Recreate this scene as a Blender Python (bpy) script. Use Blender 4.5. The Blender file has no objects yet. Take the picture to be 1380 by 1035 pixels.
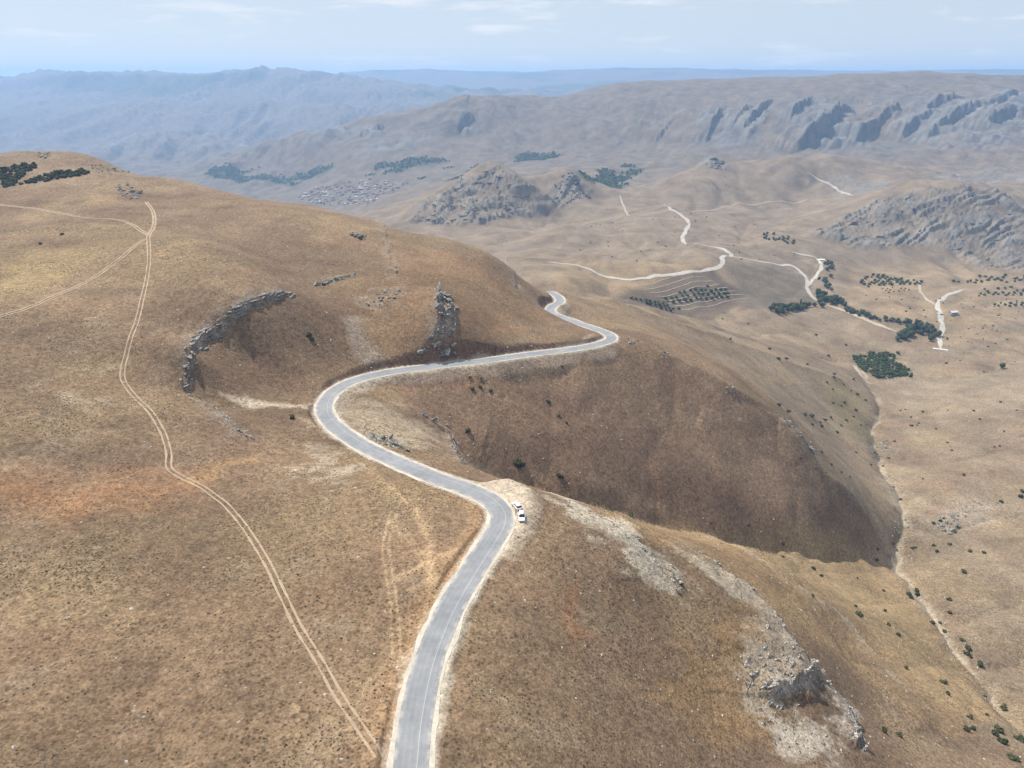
import bpy, math, random
import numpy as np

# ------------------------------------------------------------------ camera, sky, sun, exposure
C = bpy.context.scene.collection
scene = bpy.context.scene
CAM_Z = 400.0                       # the drone; the road below it runs about 110 m lower
PITCH = math.radians(23.3)
FOC = 957.0                         # focal length in photo pixels (photo 1380 x 1035)
cam_d = bpy.data.cameras.new('camera')
cam_d.sensor_width = 36.0
cam_d.lens = 36.0 * FOC / 1380.0
cam_d.clip_start = 1.0
cam_d.clip_end = 80000.0
cam = bpy.data.objects.new('camera', cam_d)
C.objects.link(cam)
cam.location = (0, 0, CAM_Z)
cam.rotation_euler = (math.pi / 2 - PITCH, 0, 0)
scene.camera = cam

SUN_AZ = math.radians(-46.0)        # from +Y towards +X (negative: to the left)
SUN_EL = math.radians(54.0)
world = bpy.data.worlds.new('World')
scene.world = world
world.use_nodes = True
wn, wl = world.node_tree.nodes, world.node_tree.links
wn.clear()
w_out = wn.new('ShaderNodeOutputWorld')
w_bg = wn.new('ShaderNodeBackground')
w_sky = wn.new('ShaderNodeTexSky')
w_sky.sky_type = 'NISHITA'
w_sky.sun_disc = False
w_sky.sun_elevation = SUN_EL
w_sky.sun_rotation = SUN_AZ
w_sky.altitude = 1500
w_sky.air_density = 1.0
w_sky.dust_density = 1.2
w_sky.ozone_density = 1.0
w_bg.inputs['Strength'].default_value = 0.098
# thin wisps of cloud, the same all round
w_tc = wn.new('ShaderNodeTexCoord')
w_map = wn.new('ShaderNodeMapping')
w_map.inputs['Scale'].default_value = (3.0, 3.0, 22.0)
w_n = wn.new('ShaderNodeTexNoise')
w_n.inputs['Scale'].default_value = 2.2
w_n.inputs['Detail'].default_value = 8
w_n.inputs['Roughness'].default_value = 0.62
w_r = wn.new('ShaderNodeValToRGB')
w_r.color_ramp.elements[0].position = 0.55
w_r.color_ramp.elements[0].color = (0, 0, 0, 1)
w_r.color_ramp.elements[1].position = 0.72
w_r.color_ramp.elements[1].color = (1, 1, 1, 1)
w_mul = wn.new('ShaderNodeMath'); w_mul.operation = 'MULTIPLY'; w_mul.inputs[1].default_value = 0.75
w_mix = wn.new('ShaderNodeMixRGB')
w_mix.inputs['Color2'].default_value = (7.6, 7.6, 7.6, 1)
wl.new(w_tc.outputs['Generated'], w_map.inputs['Vector'])
wl.new(w_map.outputs[0], w_n.inputs['Vector'])
wl.new(w_n.outputs['Fac'], w_r.inputs['Fac'])
wl.new(w_r.outputs['Color'], w_mul.inputs[0])
wl.new(w_mul.outputs[0], w_mix.inputs['Fac'])
w_veil = wn.new('ShaderNodeMixRGB')            # a thin even veil of high haze whitens the blue
w_veil.inputs['Fac'].default_value = 0.78
w_veil.inputs['Color2'].default_value = (5.2, 5.65, 6.25, 1)
wl.new(w_sky.outputs[0], w_veil.inputs['Color1'])
wl.new(w_veil.outputs[0], w_mix.inputs['Color1'])
wl.new(w_mix.outputs[0], w_bg.inputs['Color'])
wl.new(w_bg.outputs[0], w_out.inputs['Surface'])

sun_d = bpy.data.lights.new('sun', 'SUN')
sun_d.energy = 4.8
sun_d.angle = math.radians(0.5)
sun_d.color = (1.0, 0.95, 0.88)
sun = bpy.data.objects.new('sun', sun_d)
C.objects.link(sun)
# a sun lamp shines along its local -Z
sun.rotation_euler = (math.pi / 2 - SUN_EL, 0, math.pi - SUN_AZ)
sun.location = (0, 0, CAM_Z + 100)

scene.view_settings.view_transform = 'Standard'
scene.view_settings.look = 'None'
scene.view_settings.exposure = 0.40
scene.view_settings.gamma = 1.0
scene.cycles.max_bounces = 6
scene.cycles.volume_bounces = 3

# ------------------------------------------------------------------ helpers: pixels, noise
cp, sp = math.cos(PITCH), math.sin(PITCH)
def ray(px, py):
    a = (px - 690.0) / FOC
    b = -(py - 517.5) / FOC
    return a, cp + b * sp, -sp + b * cp
def at_y(px, py, Y):
    rx, ry, rz = ray(px, py)
    return (rx / ry * Y, Y, rz / ry * Y)          # height relative to the camera
def at_h(px, py, h):
    rx, ry, rz = ray(px, py)
    t = h / rz
    return (rx * t, ry * t, h)

_rng = np.random.RandomState(7)
_perm = np.concatenate([_rng.permutation(256)] * 2)
_ang = _rng.rand(256) * 2 * np.pi
_gx, _gy = np.cos(_ang), np.sin(_ang)
def perlin(x, y, seed=0):
    x = np.asarray(x, float) + seed * 37.17; y = np.asarray(y, float) + seed * 91.73
    xi = np.floor(x).astype(int); yi = np.floor(y).astype(int)
    fx = x - xi; fy = y - yi
    xi &= 255; yi &= 255
    u = fx * fx * fx * (fx * (fx * 6 - 15) + 10); v = fy * fy * fy * (fy * (fy * 6 - 15) + 10)
    def g(ix, iy, dx, dy):
        h = _perm[_perm[ix & 255] + (iy & 255)]
        return _gx[h] * dx + _gy[h] * dy
    n00 = g(xi, yi, fx, fy); n10 = g(xi + 1, yi, fx - 1, fy)
    n01 = g(xi, yi + 1, fx, fy - 1); n11 = g(xi + 1, yi + 1, fx - 1, fy - 1)
    a = n00 + u * (n10 - n00); b = n01 + u * (n11 - n01)
    return (a + v * (b - a)) * 1.5
def fbm(x, y, lam, octaves=4, seed=0, rough=0.5):
    s = 0; a = 1.0; t = 0
    for o in range(octaves):
        s = s + a * perlin(x / lam, y / lam, seed + o); t += a
        a *= rough; lam *= 0.5
    return s / t
def sstep(e0, e1, x):
    t = np.clip((x - e0) / (e1 - e0), 0, 1)
    return t * t * (3 - 2 * t)

# ------------------------------------------------------------------ the lie of the land
def wid(Y):
    return 120.0 + 0.78 * Y                        # half width of the modelled ground
CP = []                                            # control points (x, Y, h relative to camera)
def P(*pts):
    for p in pts: CP.append(at_y(*p))
def Hh(*pts):
    for p in pts: CP.append(at_h(*p))
def Wd(*pts):
    for p in pts: CP.append(p)

# the tarred road (pixel, height), from under the drone to where it goes behind the hill
ROAD_PX = [(530,1330,-108.5),(538,1180,-108.6),(553,1035,-109),(561,965,-109.2),(578,890,-109.6),(604,825,-110),(636,770,-110.6),
           (660,733,-111),(675,706,-111.5),(674,688,-112),(655,670,-112.6),(622,656,-113.2),(580,641,-114),(532,621,-115.4),
           (485,598,-117),(450,573,-118.8),(437,552,-120),(446,531,-121.5),(474,514,-123.2),(520,502,-125),(580,494,-127),
           (650,486,-129.6),(720,476.5,-132.6),(780,469,-135.8),(812,462,-138),(824,456,-139.5),(818,449,-140.6),(800,442,-141.6),
           (784,437,-142.6),(768,431,-144),(750,424.5,-145.6),(742,420,-147),(744,413,-149),(754,407,-151),(752,400,-153.5),(738,392,-157)]
road_c = [at_h(*p) for p in ROAD_PX]
road_c += [at_y(726, 398, 600), at_y(706, 404, 660)]
for p in road_c: CP.append(p)

# near ridge: top, right edge, flank
Hh((800,900,-121),(700,1000,-112),(900,1000,-131),(1000,960,-146),(760,780,-117),(850,820,-126),(700,850,-112.5),
   (790,690,-121),(860,725,-127),(900,760,-132),(960,790,-139),(1010,815,-146),(1050,850,-151),(1080,880,-155),(1100,920,-159),(1160,1000,-164),
   (720,665,-116),(640,640,-121),(600,625,-119),(560,600,-121),(520,585,-120),(515,560,-121),(480,560,-120))
# left of the road
Hh((450,800,-109),(450,700,-111),(400,640,-113),(350,600,-114),(300,900,-107),(487,983,-109),(430,870,-109),(340,720,-109),(225,620,-106),
   (100,700,-104),(0,800,-104),(0,1000,-105),(200,1030,-107),(350,1200,-107),(0,1200,-103),(700,1250,-112),(900,1200,-128),(1100,1150,-150),
   (170,500,-101),(100,560,-101),(0,600,-100),(0,500,-94),(280,560,-107),(415,560,-117),(340,530,-114.5),(270,522,-109))
P((200,380,322),(200,320,385),(100,400,300),(0,400,290),(0,330,375),(100,320,390),(0,290,450),(100,270,480),(0,240,540),(60,222,575),
  (300,330,372),(300,290,470),(230,262,520))
# left hill: skyline
SKY1 = [(-60,214,600),(0,208,612),(60,204,620),(130,212,612),(175,232,590),(250,245,585),(350,272,555),(430,280,540),(480,292,520),(540,310,492),
        (600,322,485),(640,335,480),(672,352,478),(700,374,485),(725,393,498)]
P(*SKY1)
for (px, py, Y) in SKY1:                          # and what it hides: the far side falls away
    x, Y0, h = at_y(px, py, Y)
    Wd((x * (Y + 60) / Y, Y + 60, h - 24), (x * (Y + 150) / Y, Y + 150, h - 78), (x * (Y + 330) / Y, Y + 330, min(h - 150, -235)))
# bowl with the cliff, slope above the road
P((260,490,255),(330,430,292),(390,400,322),(330,475,283),(400,450,302),(380,510,278),(440,480,300),(470,440,322),(430,400,340),
  (500,440,330),(500,390,366),(560,440,332),(600,420,346),(580,380,382),(560,345,432),(500,330,438),(430,330,425),(640,440,350),(660,400,398),
  (700,440,380),(740,440,400),(620,360,430),(350,350,385))
# side ravine and the middle spur
Hh((560,556,-133))
for px, py0, Y0, py1, sl in [(600,491.5,320,590,.42),(650,486,331,622,.42),(720,476.5,349,643,.42),(790,468,367,664,.42),(850,464,388,685,.42),(900,488,388,697,.43),(985,527,390,718,.44),
                         (1030,557,388,728,.44),(1060,580,384,735,.44),(1110,640,374,742,.44)]:
    c = at_y(px, py0, Y0); T = -at_y(px, py1, 1.0)[2]
    Yb = (sl * Y0 - c[2]) / (T + sl); b = at_y(px, py1, Yb)
    for f in ((0, .28, .52, .76, 1) if px > 800 else (.28, .52, .76, 1)):
        CP.append(tuple(c[k] + (b[k] - c[k]) * f for k in range(3)))
Hh((1190,748,-275))
P((1150,680,375),(1180,715,380))
# main ravine (it drains away from the camera)
Hh((1150,480,-316),(1172,515,-312),(1185,545,-308),(1178,575,-301),(1182,605,-296),(1195,635,-291),(1217,670,-285),(1225,700,-280),(1208,730,-277),
   (1225,775,-269),(1260,830,-259),(1300,885,-247),(1340,935,-236),(1380,980,-224),(1470,1060,-210),(1600,1200,-200))
# flank of the near ridge down to it
Hh((1150,860,-205),(1100,800,-196),(1230,930,-203),(1200,850,-226),(1000,740,-192),(1180,960,-186))
# right bank
P((1300,520,712),(1380,560,612),(1300,620,520),(1380,650,478),(1260,660,462),(1300,760,352),(1380,740,378),(1380,850,285),(1440,900,262),(1500,760,360),(1500,600,545),
  (1250,700,420))
Wd((330,200,-190),(420,300,-215),(520,420,-245),(300,120,-170),(200,60,-165),(150,20,-150))
# second spur beyond the first, slope into the main valley
P((850,440,470),(900,455,478),(1000,505,520),(1080,545,545),(1130,590,530),(780,399,560),(900,438,592),(1000,470,628),(1100,505,662),(850,418,596),
  (830,410,640),(900,425,740),(1000,450,770),(1100,480,760))
# the main valley
P((745,356,1090),(840,377,1015),(900,371,1030),(965,362,1075),(985,347,1180),(920,325,1300),(925,300,1460),(905,280,1610),
  (900,390,990),(900,418,935),(1000,425,920),(1000,385,1050),(1060,360,1160),(1050,420,955),(1150,450,892),(1100,400,1050),(1110,350,1250),
  (1200,400,1075),(1300,400,1080),(1300,350,1310),(1200,350,1295),(1380,420,1010),(1380,470,850),(1240,457,884),(1190,490,800),(1300,450,905),
  (760,390,900),(800,340,1220),(750,310,1420),(850,300,1480),(1000,320,1380),(1050,300,1520),(1380,370,1240),(1460,430,980))
# rocky hill on the right
P((1085,312,1400),(1120,300,1430),(1160,280,1470),(1200,262,1500),(1270,250,1530),(1340,262,1560),(1400,280,1600),(1200,318,1385),(1280,310,1400),(1350,320,1390))
P((1270,243,1850),(1150,262,1760),(1380,250,1850))
# low hills in the middle distance
P((1000,282,1715),(1100,284,1700),(930,284,1690),(1120,250,1865),(1020,250,1860),(950,248,1860),(960,216,2010),(1010,222,1990),(1060,215,2010),(1130,214,2010),(1180,219,2000),(1240,229,2020))
for px, py, Y in ((960,216,2010),(1060,215,2010),(1130,214,2010),(1180,219,2000)):
    x, Y0, h = at_y(px, py, Y); Wd((x * (Y + 230) / Y, Y + 230, h - 62))
P((900,245,2050),(870,230,2450),(800,232,2400),(820,255,1950),(1290,236,2150))
# the crag with the gorge
P((540,300,1560),(600,311,1505),(700,297,1600),(640,300,1560),(560,276,1690),(610,247,1770),(650,221,1795),(662,217,1800),(676,223,1798),(700,238,1755),(725,262,1710),(570,290,1620),
  (738,268,1800),(765,228,1850),(800,262,1800),(785,284,1695),(735,288,1680),(665,262,1690))
for px, py, Y in ((650,224,1800),(668,222,1805),(765,228,1850),(610,247,1770)):
    x, Y0, h = at_y(px, py, Y); Wd((x * (Y + 160) / Y, Y + 160, h - 70))
P((640,240,2350),(700,232,2450),(560,264,2300))
# village valley, green valley
P((470,258,2750),(440,275,2600),(510,262,2680),(400,262,2900),(300,237,3300),(250,232,3600),(400,218,3350),(520,218,3050),(350,228,3400),(560,237,2800))
# the hills behind: foot, face and crest of the plateau
PLAT = [(480,178,3500),(430,181,3450),(520,172,3520),(590,147,3560),(650,133,3600),(700,132,3620),(750,135,3640),(790,124,3640),(830,118,3620),(900,114,3560),(960,112,3500),
        (1040,110,3420),(1100,108,3380),(1180,103,3350),(1300,103,3300),(1400,105,3300)]
P(*PLAT)
for (px, py, Y) in PLAT:
    x, Y0, h = at_y(px, py, Y)
    Wd((x * (Y + 700) / Y, Y + 700, h - 60 if px > 780 else h - 120), (x * (Y + 2000) / Y, Y + 2000, min(h - 220, -300)))
FOOT = [(600,222,2900),(700,205,3000),(780,200,3020),(850,196,2980),(950,200,2780),(1050,227,2480),(1120,220,2480),(1200,216,2420),(1290,222,2300),(1380,235,2150)]
P(*FOOT)
P((640,178,3260),(560,195,3180),(720,165,3330),(790,160,3330),(850,155,3280),(900,150,3250),(960,150,3160),(1000,165,3000),(1050,165,2920),(1100,178,2760),(1160,160,2850),(1200,160,2820),
  (1260,150,2850),(1320,140,2880),(1380,160,2700),(1380,130,2950),(1250,125,3060),(1120,132,3060),(1000,130,3260))
# far left: low dark hills, the hill behind them, the long ridge
P((100,210,4700),(150,196,4860),(190,189,4920),(270,190,4920),(340,201,4850),(230,214,4550),(400,200,4400),(0,204,5000))
for px, py, Y in ((150,196,4860),(190,189,4920),(270,190,4920),(340,201,4850)):
    x, Y0, h = at_y(px, py, Y); Wd((x * (Y + 350) / Y, Y + 350, h - 60))
P((200,150,6100),(140,160,6050),(280,158,6100),(60,175,5900),(350,172,5900),(450,165,5900),(230,180,5500))
P((-100,112,8600),(0,107,8600),(80,97,8600),(200,100,8600),(300,98,8600),(370,94,8600),(450,99,8500),(500,107,8300),(560,119,7900),(620,132,7400),
  (100,130,7300),(300,128,7300),(450,135,7100))
for px, py, Y in ((80,97,8600),(200,100,8600),(370,94,8600),(500,107,8300)):
    x, Y0, h = at_y(px, py, Y); Wd((x * (Y + 1800) / Y, Y + 1800, h - 250))
RID2 = [(480,100,12200),(560,95,12200),(650,98,12200),(720,97,12200),(800,93,12200),(880,91,12200),(960,94,12200),(1080,95,12200),(1160,96,12200),(1300,95,12200),(1400,94,12200)]
P(*RID2)
P((700,122,9800),(900,112,9800),(1100,108,9800),(200,108,12200),(0,109,12200),(1300,108,9800))
Wd((-11000,15000,-120),(-5000,15000,-100),(0,15000,-100),(5000,15000,-100),(11000,15000,-100),(-60,30,-104),(60,30,-112),(-100,60,-103))

CPa = np.array(CP)
def guv(x, Y):
    return 0.75 * x / wid(Y), np.log(Y + 40.0)
def guv0(x, Y):
    return 0.75 * x / (60.0 + 0.75 * Y), np.log(Y + 40.0)
cu, cv = guv0(CPa[:, 0], CPa[:, 1])
cq = CPa[:, 2] / (CPa[:, 1] + 60.0)
n = len(CPa)
def tps(r2):
    return 0.5 * r2 * np.log(r2 + 1e-12)
K = tps((cu[:, None] - cu[None]) ** 2 + (cv[:, None] - cv[None]) ** 2) + np.eye(n) * 2e-5
Pm = np.stack([np.ones(n), cu, cv], 1)
A = np.zeros((n + 3, n + 3)); A[:n, :n] = K; A[:n, n:] = Pm; A[n:, :n] = Pm.T
sol = np.linalg.solve(A, np.concatenate([cq, np.zeros(3)]))
def tps_eval(x, Y):
    u, v = guv0(x, Y)
    out = np.zeros_like(u)
    for s in range(0, len(u), 8000):
        uu, vv = u[s:s + 8000], v[s:s + 8000]
        r2 = (uu[:, None] - cu[None]) ** 2 + (vv[:, None] - cv[None]) ** 2
        out[s:s + 8000] = tps(r2) @ sol[:n] + sol[n] + sol[n + 1] * uu + sol[n + 2] * vv
    return out

NC = 1091
ys = [42.0]
while ys[-1] < 14800:
    Y = ys[-1]
    ys.append(Y * (1 + (0.0046 if Y < 1700 else 0.0046 + (0.0022 if Y < 4800 else 0.0062) * min(1, (Y - 1700) / 800))) )
rowY = np.array(ys); NR = len(rowY)
ucol = np.linspace(-1, 1, NC)
# coarse evaluation, then cubic upsampling in the grid's own axes
sub = 6
ci = np.arange(0, NR + sub, sub); cj = np.arange(0, NC + sub, sub)
rowY_ext = np.interp(ci, np.arange(NR), rowY)
rowY_ext[ci > NR - 1] = rowY[-1] * (1 + 0.0106 * (ci[ci > NR - 1] - NR + 1))
uc = -1 + 2 * cj / (NC - 1)
GY, GU = np.meshgrid(rowY_ext, uc, indexing='ij')
q = tps_eval((GU * wid(GY)).ravel(), GY.ravel()).reshape(GY.shape)
def upsample(q, axis, count):
    q = np.moveaxis(q, axis, 0)
    t = np.arange(count) / sub
    i = np.minimum(np.floor(t).astype(int), q.shape[0] - 2); f = (t - i)[:, None]
    p0 = q[np.maximum(i - 1, 0)]; p1 = q[i]; p2 = q[i + 1]; p3 = q[np.minimum(i + 2, q.shape[0] - 1)]
    r = p1 + 0.5 * f * (p2 - p0 + f * (2 * p0 - 5 * p1 + 4 * p2 - p3 + f * (3 * (p1 - p2) + p3 - p0)))
    return np.moveaxis(r, 0, axis)
q = upsample(upsample(q, 0, NR), 1, NC)
VY, VU = np.meshgrid(rowY, ucol, indexing='ij')
VX = VU * wid(VY)
Z = q * (VY + 60.0)                                # relative to the camera
CELL = np.maximum(2 * wid(VY) / NC, np.gradient(rowY)[:, None])

def locate(x, Y):
    Y = np.clip(np.asarray(Y, float), rowY[0], rowY[-1] - 1e-3)
    i = np.clip(np.searchsorted(rowY, Y, side='right') - 1, 0, NR - 2)
    fy = (Y - rowY[i]) / (rowY[i + 1] - rowY[i])
    uu = np.clip((np.asarray(x, float) / wid(Y) + 1) / 2 * (NC - 1), 0, NC - 1.001)
    j = np.floor(uu).astype(int)
    return i, j, fy, uu - j
def hgt(x, Y, G=None):
    G = Z if G is None else G
    i, j, fy, fx = locate(x, Y)
    a, b, c, d = G[i, j], G[i, j + 1], G[i + 1, j], G[i + 1, j + 1]
    # the quad is cut from (i,j) to (i+1,j+1)
    return np.where(fx > fy, a + fx * (b - a) + fy * (d - b), a + fy * (c - a) + fx * (d - c))
def cast_many(pts, G=None):
    """ground points seen at photo pixels: march every ray down to the terrain"""
    a = np.array(pts, float)
    rx, ry, rz = ray(a[:, 0], a[:, 1])
    sx, sz = rx / ry, rz / ry
    Y = np.full(len(a), 43.0); done = np.zeros(len(a), bool); lo = Y.copy(); hi = Y.copy()
    while not done.all() and Y.max() < 14700:
        hit = hgt(sx * Y, Y, G) > sz * Y
        hi = np.where(~done, Y, hi)
        done |= hit
        lo = np.where(~done, Y, lo)
        Y = np.where(done, Y, Y * 1.004)
        if (~done).any() and Y[~done].min() > 14700: break
    for _ in range(16):
        m = (lo + hi) / 2
        hit = hgt(sx * m, m, G) > sz * m
        hi = np.where(hit, m, hi); lo = np.where(hit, lo, m)
    return np.stack([sx * hi, hi, hgt(sx * hi, hi, G)], 1)
def cast(px, py):
    return tuple(cast_many([(px, py)])[0])

def catmull(pts, step):
    pts = [np.array(p, float) for p in pts]
    pts = [2 * pts[0] - pts[1]] + pts + [2 * pts[-1] - pts[-2]]
    out = []
    for k in range(1, len(pts) - 2):
        p0, p1, p2, p3 = pts[k - 1:k + 3]
        m = max(2, int(np.linalg.norm(p2 - p1) / step))
        for s in range(m):
            t = s / m
            out.append(0.5 * (2 * p1 + (p2 - p0) * t + (2 * p0 - 5 * p1 + 4 * p2 - p3) * t * t + (3 * (p1 - p2) + p3 - p0) * t ** 3))
    out.append(pts[-2])
    return np.array(out)
def resample(pl, step):
    d = np.concatenate([[0], np.cumsum(np.linalg.norm(np.diff(pl[:, :2], axis=0), axis=1))])
    m = max(2, int(d[-1] / step) + 1)
    s = np.linspace(0, d[-1], m)
    return np.stack([np.interp(s, d, pl[:, k]) for k in range(pl.shape[1])], 1)
def smooth(a, k):
    ker = np.ones(2 * k + 1) / (2 * k + 1)
    return np.convolve(np.pad(a, (k, k), mode='edge'), ker, 'valid')

# ------------------------------------------------------------------ distances to lines and areas, in plan
def polydist(pl, R):
    """for every terrain vertex within R of the polyline: distance, sign (+ on its left), nearest sample"""
    D = np.full((NR, NC), 1e9, np.float32); S = np.zeros((NR, NC), np.int8); I = np.full((NR, NC), -1, np.int32)
    tan = np.gradient(pl[:, :2], axis=0)
    for k in range(len(pl)):
        x, Y = pl[k, 0], pl[k, 1]
        i0, i1 = np.searchsorted(rowY, [Y - R, Y + R])
        if i1 <= i0: continue
        w0 = min(wid(rowY[i0]), wid(max(Y - R, 42.0)))
        us = [(x - R) / wid(rowY[i0]), (x - R) / wid(rowY[i1 - 1]), (x + R) / wid(rowY[i0]), (x + R) / wid(rowY[i1 - 1])]
        j0 = int(np.clip((min(us) + 1) / 2 * (NC - 1), 0, NC)); j1 = int(np.clip((max(us) + 1) / 2 * (NC - 1) + 2, 0, NC))
        if j1 <= j0: continue
        dx = VX[i0:i1, j0:j1] - x; dy = VY[i0:i1, j0:j1] - Y
        d = np.sqrt(dx * dx + dy * dy)
        sl = (slice(i0, i1), slice(j0, j1))
        m = d < D[sl]
        D[sl][m] = d[m]
        S[sl][m] = np.where(tan[k, 0] * dy - tan[k, 1] * dx > 0, 1, -1)[m]
        I[sl][m] = k
    return D, S, I
GUa, GVa = guv(VX, VY)
def area(px_pts, feather=0.012, warp=0.012, seed=3, pts_world=None, G=None, lam=0.06):
    """soft 0..1 mask of a ground area whose outline is given in photo pixels (laid on the terrain, in plan)"""
    w = cast_many(px_pts, G) if pts_world is None else np.array(pts_world, float)
    pu, pv = guv(w[:, 0], w[:, 1])
    M = np.zeros((NR, NC), np.float32)
    mg = feather + 2 * warp
    i0 = np.searchsorted(GVa[:, 0], pv.min() - mg); i1 = np.searchsorted(GVa[:, 0], pv.max() + mg)
    j0 = np.searchsorted(GUa[0], pu.min() - mg); j1 = np.searchsorted(GUa[0], pu.max() + mg)
    if i1 <= i0 or j1 <= j0: return M
    # u is the same down a column only to the extent wid is linear: columns are constant in u by construction
    a = GUa[i0:i1, j0:j1].copy(); b = GVa[i0:i1, j0:j1].copy()
    if warp:
        wx = fbm(a, b, lam, 4, seed, 0.6); wy = fbm(a, b, lam, 4, seed + 9, 0.6)
        a += wx * warp * 2; b += wy * warp * 2
    dist = np.full(a.shape, 1e9); inside = np.zeros(a.shape, bool)
    for k in range(len(pu)):
        ax, ay = pu[k], pv[k]; bx, by = pu[(k + 1) % len(pu)], pv[(k + 1) % len(pu)]
        ex, ey = bx - ax, by - ay
        t = np.clip(((a - ax) * ex + (b - ay) * ey) / (ex * ex + ey * ey + 1e-15), 0, 1)
        dist = np.minimum(dist, np.hypot(a - ax - t * ex, b - ay - t * ey))
        c = ((ay > b) != (by > b)) & (a < ex * (b - ay) / (ey + 1e-15) + ax)
        inside ^= c
    sd = np.where(inside, -dist, dist)
    M[i0:i1, j0:j1] = 1 - sstep(-feather, feather, sd)
    return M

# ------------------------------------------------------------------ relief on the broad shape
FARM = sstep(2300, 4200, VY)
MIDM = sstep(420, 900, VY) * (1 - FARM)
Zs = Z.copy()                                       # the broad shape, for laying out outlines
def only(mask, fn):
    """evaluate fn(x, Y) only where the mask is set"""
    out = np.zeros((NR, NC)); out[mask] = fn(VX[mask], VY[mask])
    return out
def octave(lam, seed, amp):
    w = np.clip(lam / (3.0 * CELL) - 0.4, 0, 1) * amp
    return only(w > 1e-3, lambda x, y: perlin(x / lam, y / lam, seed)) * w
for lam, a_near, a_mid, a_far, sd in [(900, 0, 0, 14, 1), (430, 0, 5.0, 10, 2), (210, 0.4, 5.5, 8, 3), (100, 0.9, 3.2, 5, 4), (48, 0.75, 1.3, 2, 5), (23, 0.42, 0.45, 0.8, 6),
                                  (11, 0.2, 0.25, 0, 7), (5.2, 0.11, 0.1, 0, 8), (2.4, 0.07, 0.05, 0, 9), (1.2, 0.045, 0, 0, 10)]:
    amp = a_near * (1 - MIDM - FARM) + a_mid * MIDM + a_far * FARM
    Z += octave(lam, sd, amp)
# gullies running down the far slopes
def billow(lx, ly, lw, sd, octs):
    def f(x, y):
        wx = x + lw * .35 * perlin(x / lw, y / lw, sd); wy = y + lw * .35 * perlin(x / lw, y / lw, sd + 40)
        t = 0; a = 1.0; k = 1.0
        for o in range(octs):
            t = t + a * np.sqrt(perlin(wx / lx * k, wy / ly * k, sd + 1 + o) ** 2 + .004); a *= .45; k *= 2.1
        return t - .35
    return f
gm1 = FARM * (1 - .8 * sstep(8000, 11000, VY)) * np.where((VY < 5600) & (VX > -200), sstep(-60, -150, Zs), 1)
Z += only(gm1 > 0.01, billow(430, 760, 800, 21, 5)) * 95 * gm1
gm2 = sstep(620, 1000, VY) * (1 - FARM)
Z += only(gm2 > 0.01, billow(170, 260, 260, 31, 3)) * 15 * gm2

# sharpen the side ravine, the main ravine and the crest of the spur
def wiggle(pl, a=5.5, lam=38):
    pl = pl.copy(); x0, y0 = pl[:, 0].copy(), pl[:, 1].copy()
    pl[:, 0] += a * fbm(x0, y0, lam, 3, 151, .6); pl[:, 1] += a * fbm(x0, y0, lam, 3, 152, .6)
    return pl
def crease(px, amp, w, R):
    pl = wiggle(resample(catmull(cast_many(px, Zs), 3.0), 1.5))
    D, S, I = polydist(pl, R)
    t = np.clip(I / (len(pl) - 1), 0, 1)
    return np.where(D < 1e8, amp * np.exp(-D / w) * sstep(0, .12, t) * sstep(1, .93, t), 0)
Z += crease([(585,570),(620,604),(650,620),(720,642),(790,662),(850,683),(900,695),(985,716),(1060,733),(1110,741),(1190,748)], -7.0, 7.0, 30)
Z += crease([(1160,490),(1187,545),(1177,575),(1183,605),(1195,635),(1217,670),(1221,690),(1210,726),(1228,775),(1262,830),(1302,885),(1342,935),(1382,980),(1440,1030)], -6.0, 6.5, 28)
Z += crease([(850,464),(900,488),(985,527),(1030,557),(1060,580),(1110,640),(1150,680),(1185,722)], 4.5, 10.0, 40)
Z += crease([(780,399),(850,420),(900,438),(1000,470),(1100,505),(1140,515)], 5.0, 14.0, 50)
for px in ([(1030,560),(1060,610),(1075,660),(1065,720)],[(900,495),(905,560),(890,620),(880,680)],[(760,480),(745,540),(740,600),(745,640)],[(1000,480),(1060,520),(1130,570),(1175,590)],[(950,520),(1050,560),(1120,610),(1190,650)]):
    Z += crease([(a + random.Random(a).uniform(-12, 12), b) for a, b in px], -1.5, 5.5, 22)

face = area([(600,600),(560,552),(600,500),(720,485),(820,470),(880,482),(985,530),(1060,585),(1108,645),(1180,718),(1190,745),(1060,733),(900,695),(720,643),(650,620)], .02, .01, 7, G=Zs)
flank = area([(700,645),(850,690),(1000,715),(1190,750),(1300,880),(1370,980),(1200,980),(1100,860),(1000,790),(860,720)], .02, .01, 8, G=Zs)
Z += only(face > .01, billow(38, 46, 45, 131, 4)) * 2.0 * face + only(flank > .01, billow(34, 60, 60, 141, 3)) * 2.6 * flank
for px, am in [([(1400,690),(1330,700),(1280,716),(1228,700)], -3.2), ([(1400,590),(1300,618),(1240,615),(1195,620)], -2.8), ([(1400,790),(1340,822),(1300,838),(1262,832)], -3.0), ([(1400,870),(1350,900),(1310,892)], -2.4),
               ([(1030,765),(1110,800),(1180,812),(1240,805)], -1.8), ([(1130,880),(1210,900),(1300,892)], -1.8), ([(930,712),(1010,745),(1100,765),(1215,770)], -1.4), ([(1300,540),(1240,560),(1185,560)], -2.4)]:
    Z += crease(px, am, 6.0, 24)
for px, am in [([(770,392),(850,402),(930,428),(1020,450),(1090,470),(1150,482)], -5.0), ([(1105,345),(1092,384),(1112,408),(1160,428),(1210,446),(1262,468)], -3.5), ([(880,425),(960,440),(1040,445),(1120,462)], -4.0), ([(820,300),(850,330),(900,352),(960,358)], -5.0),
               ([(1010,300),(1000,330),(1060,348),(1100,352)], -5.0), ([(1380,480),(1320,500),(1250,512),(1180,520)], -3.5), ([(760,330),(830,345),(880,362)], -4.0)]:
    Z += crease(px, am, 13.0, 50)
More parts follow.
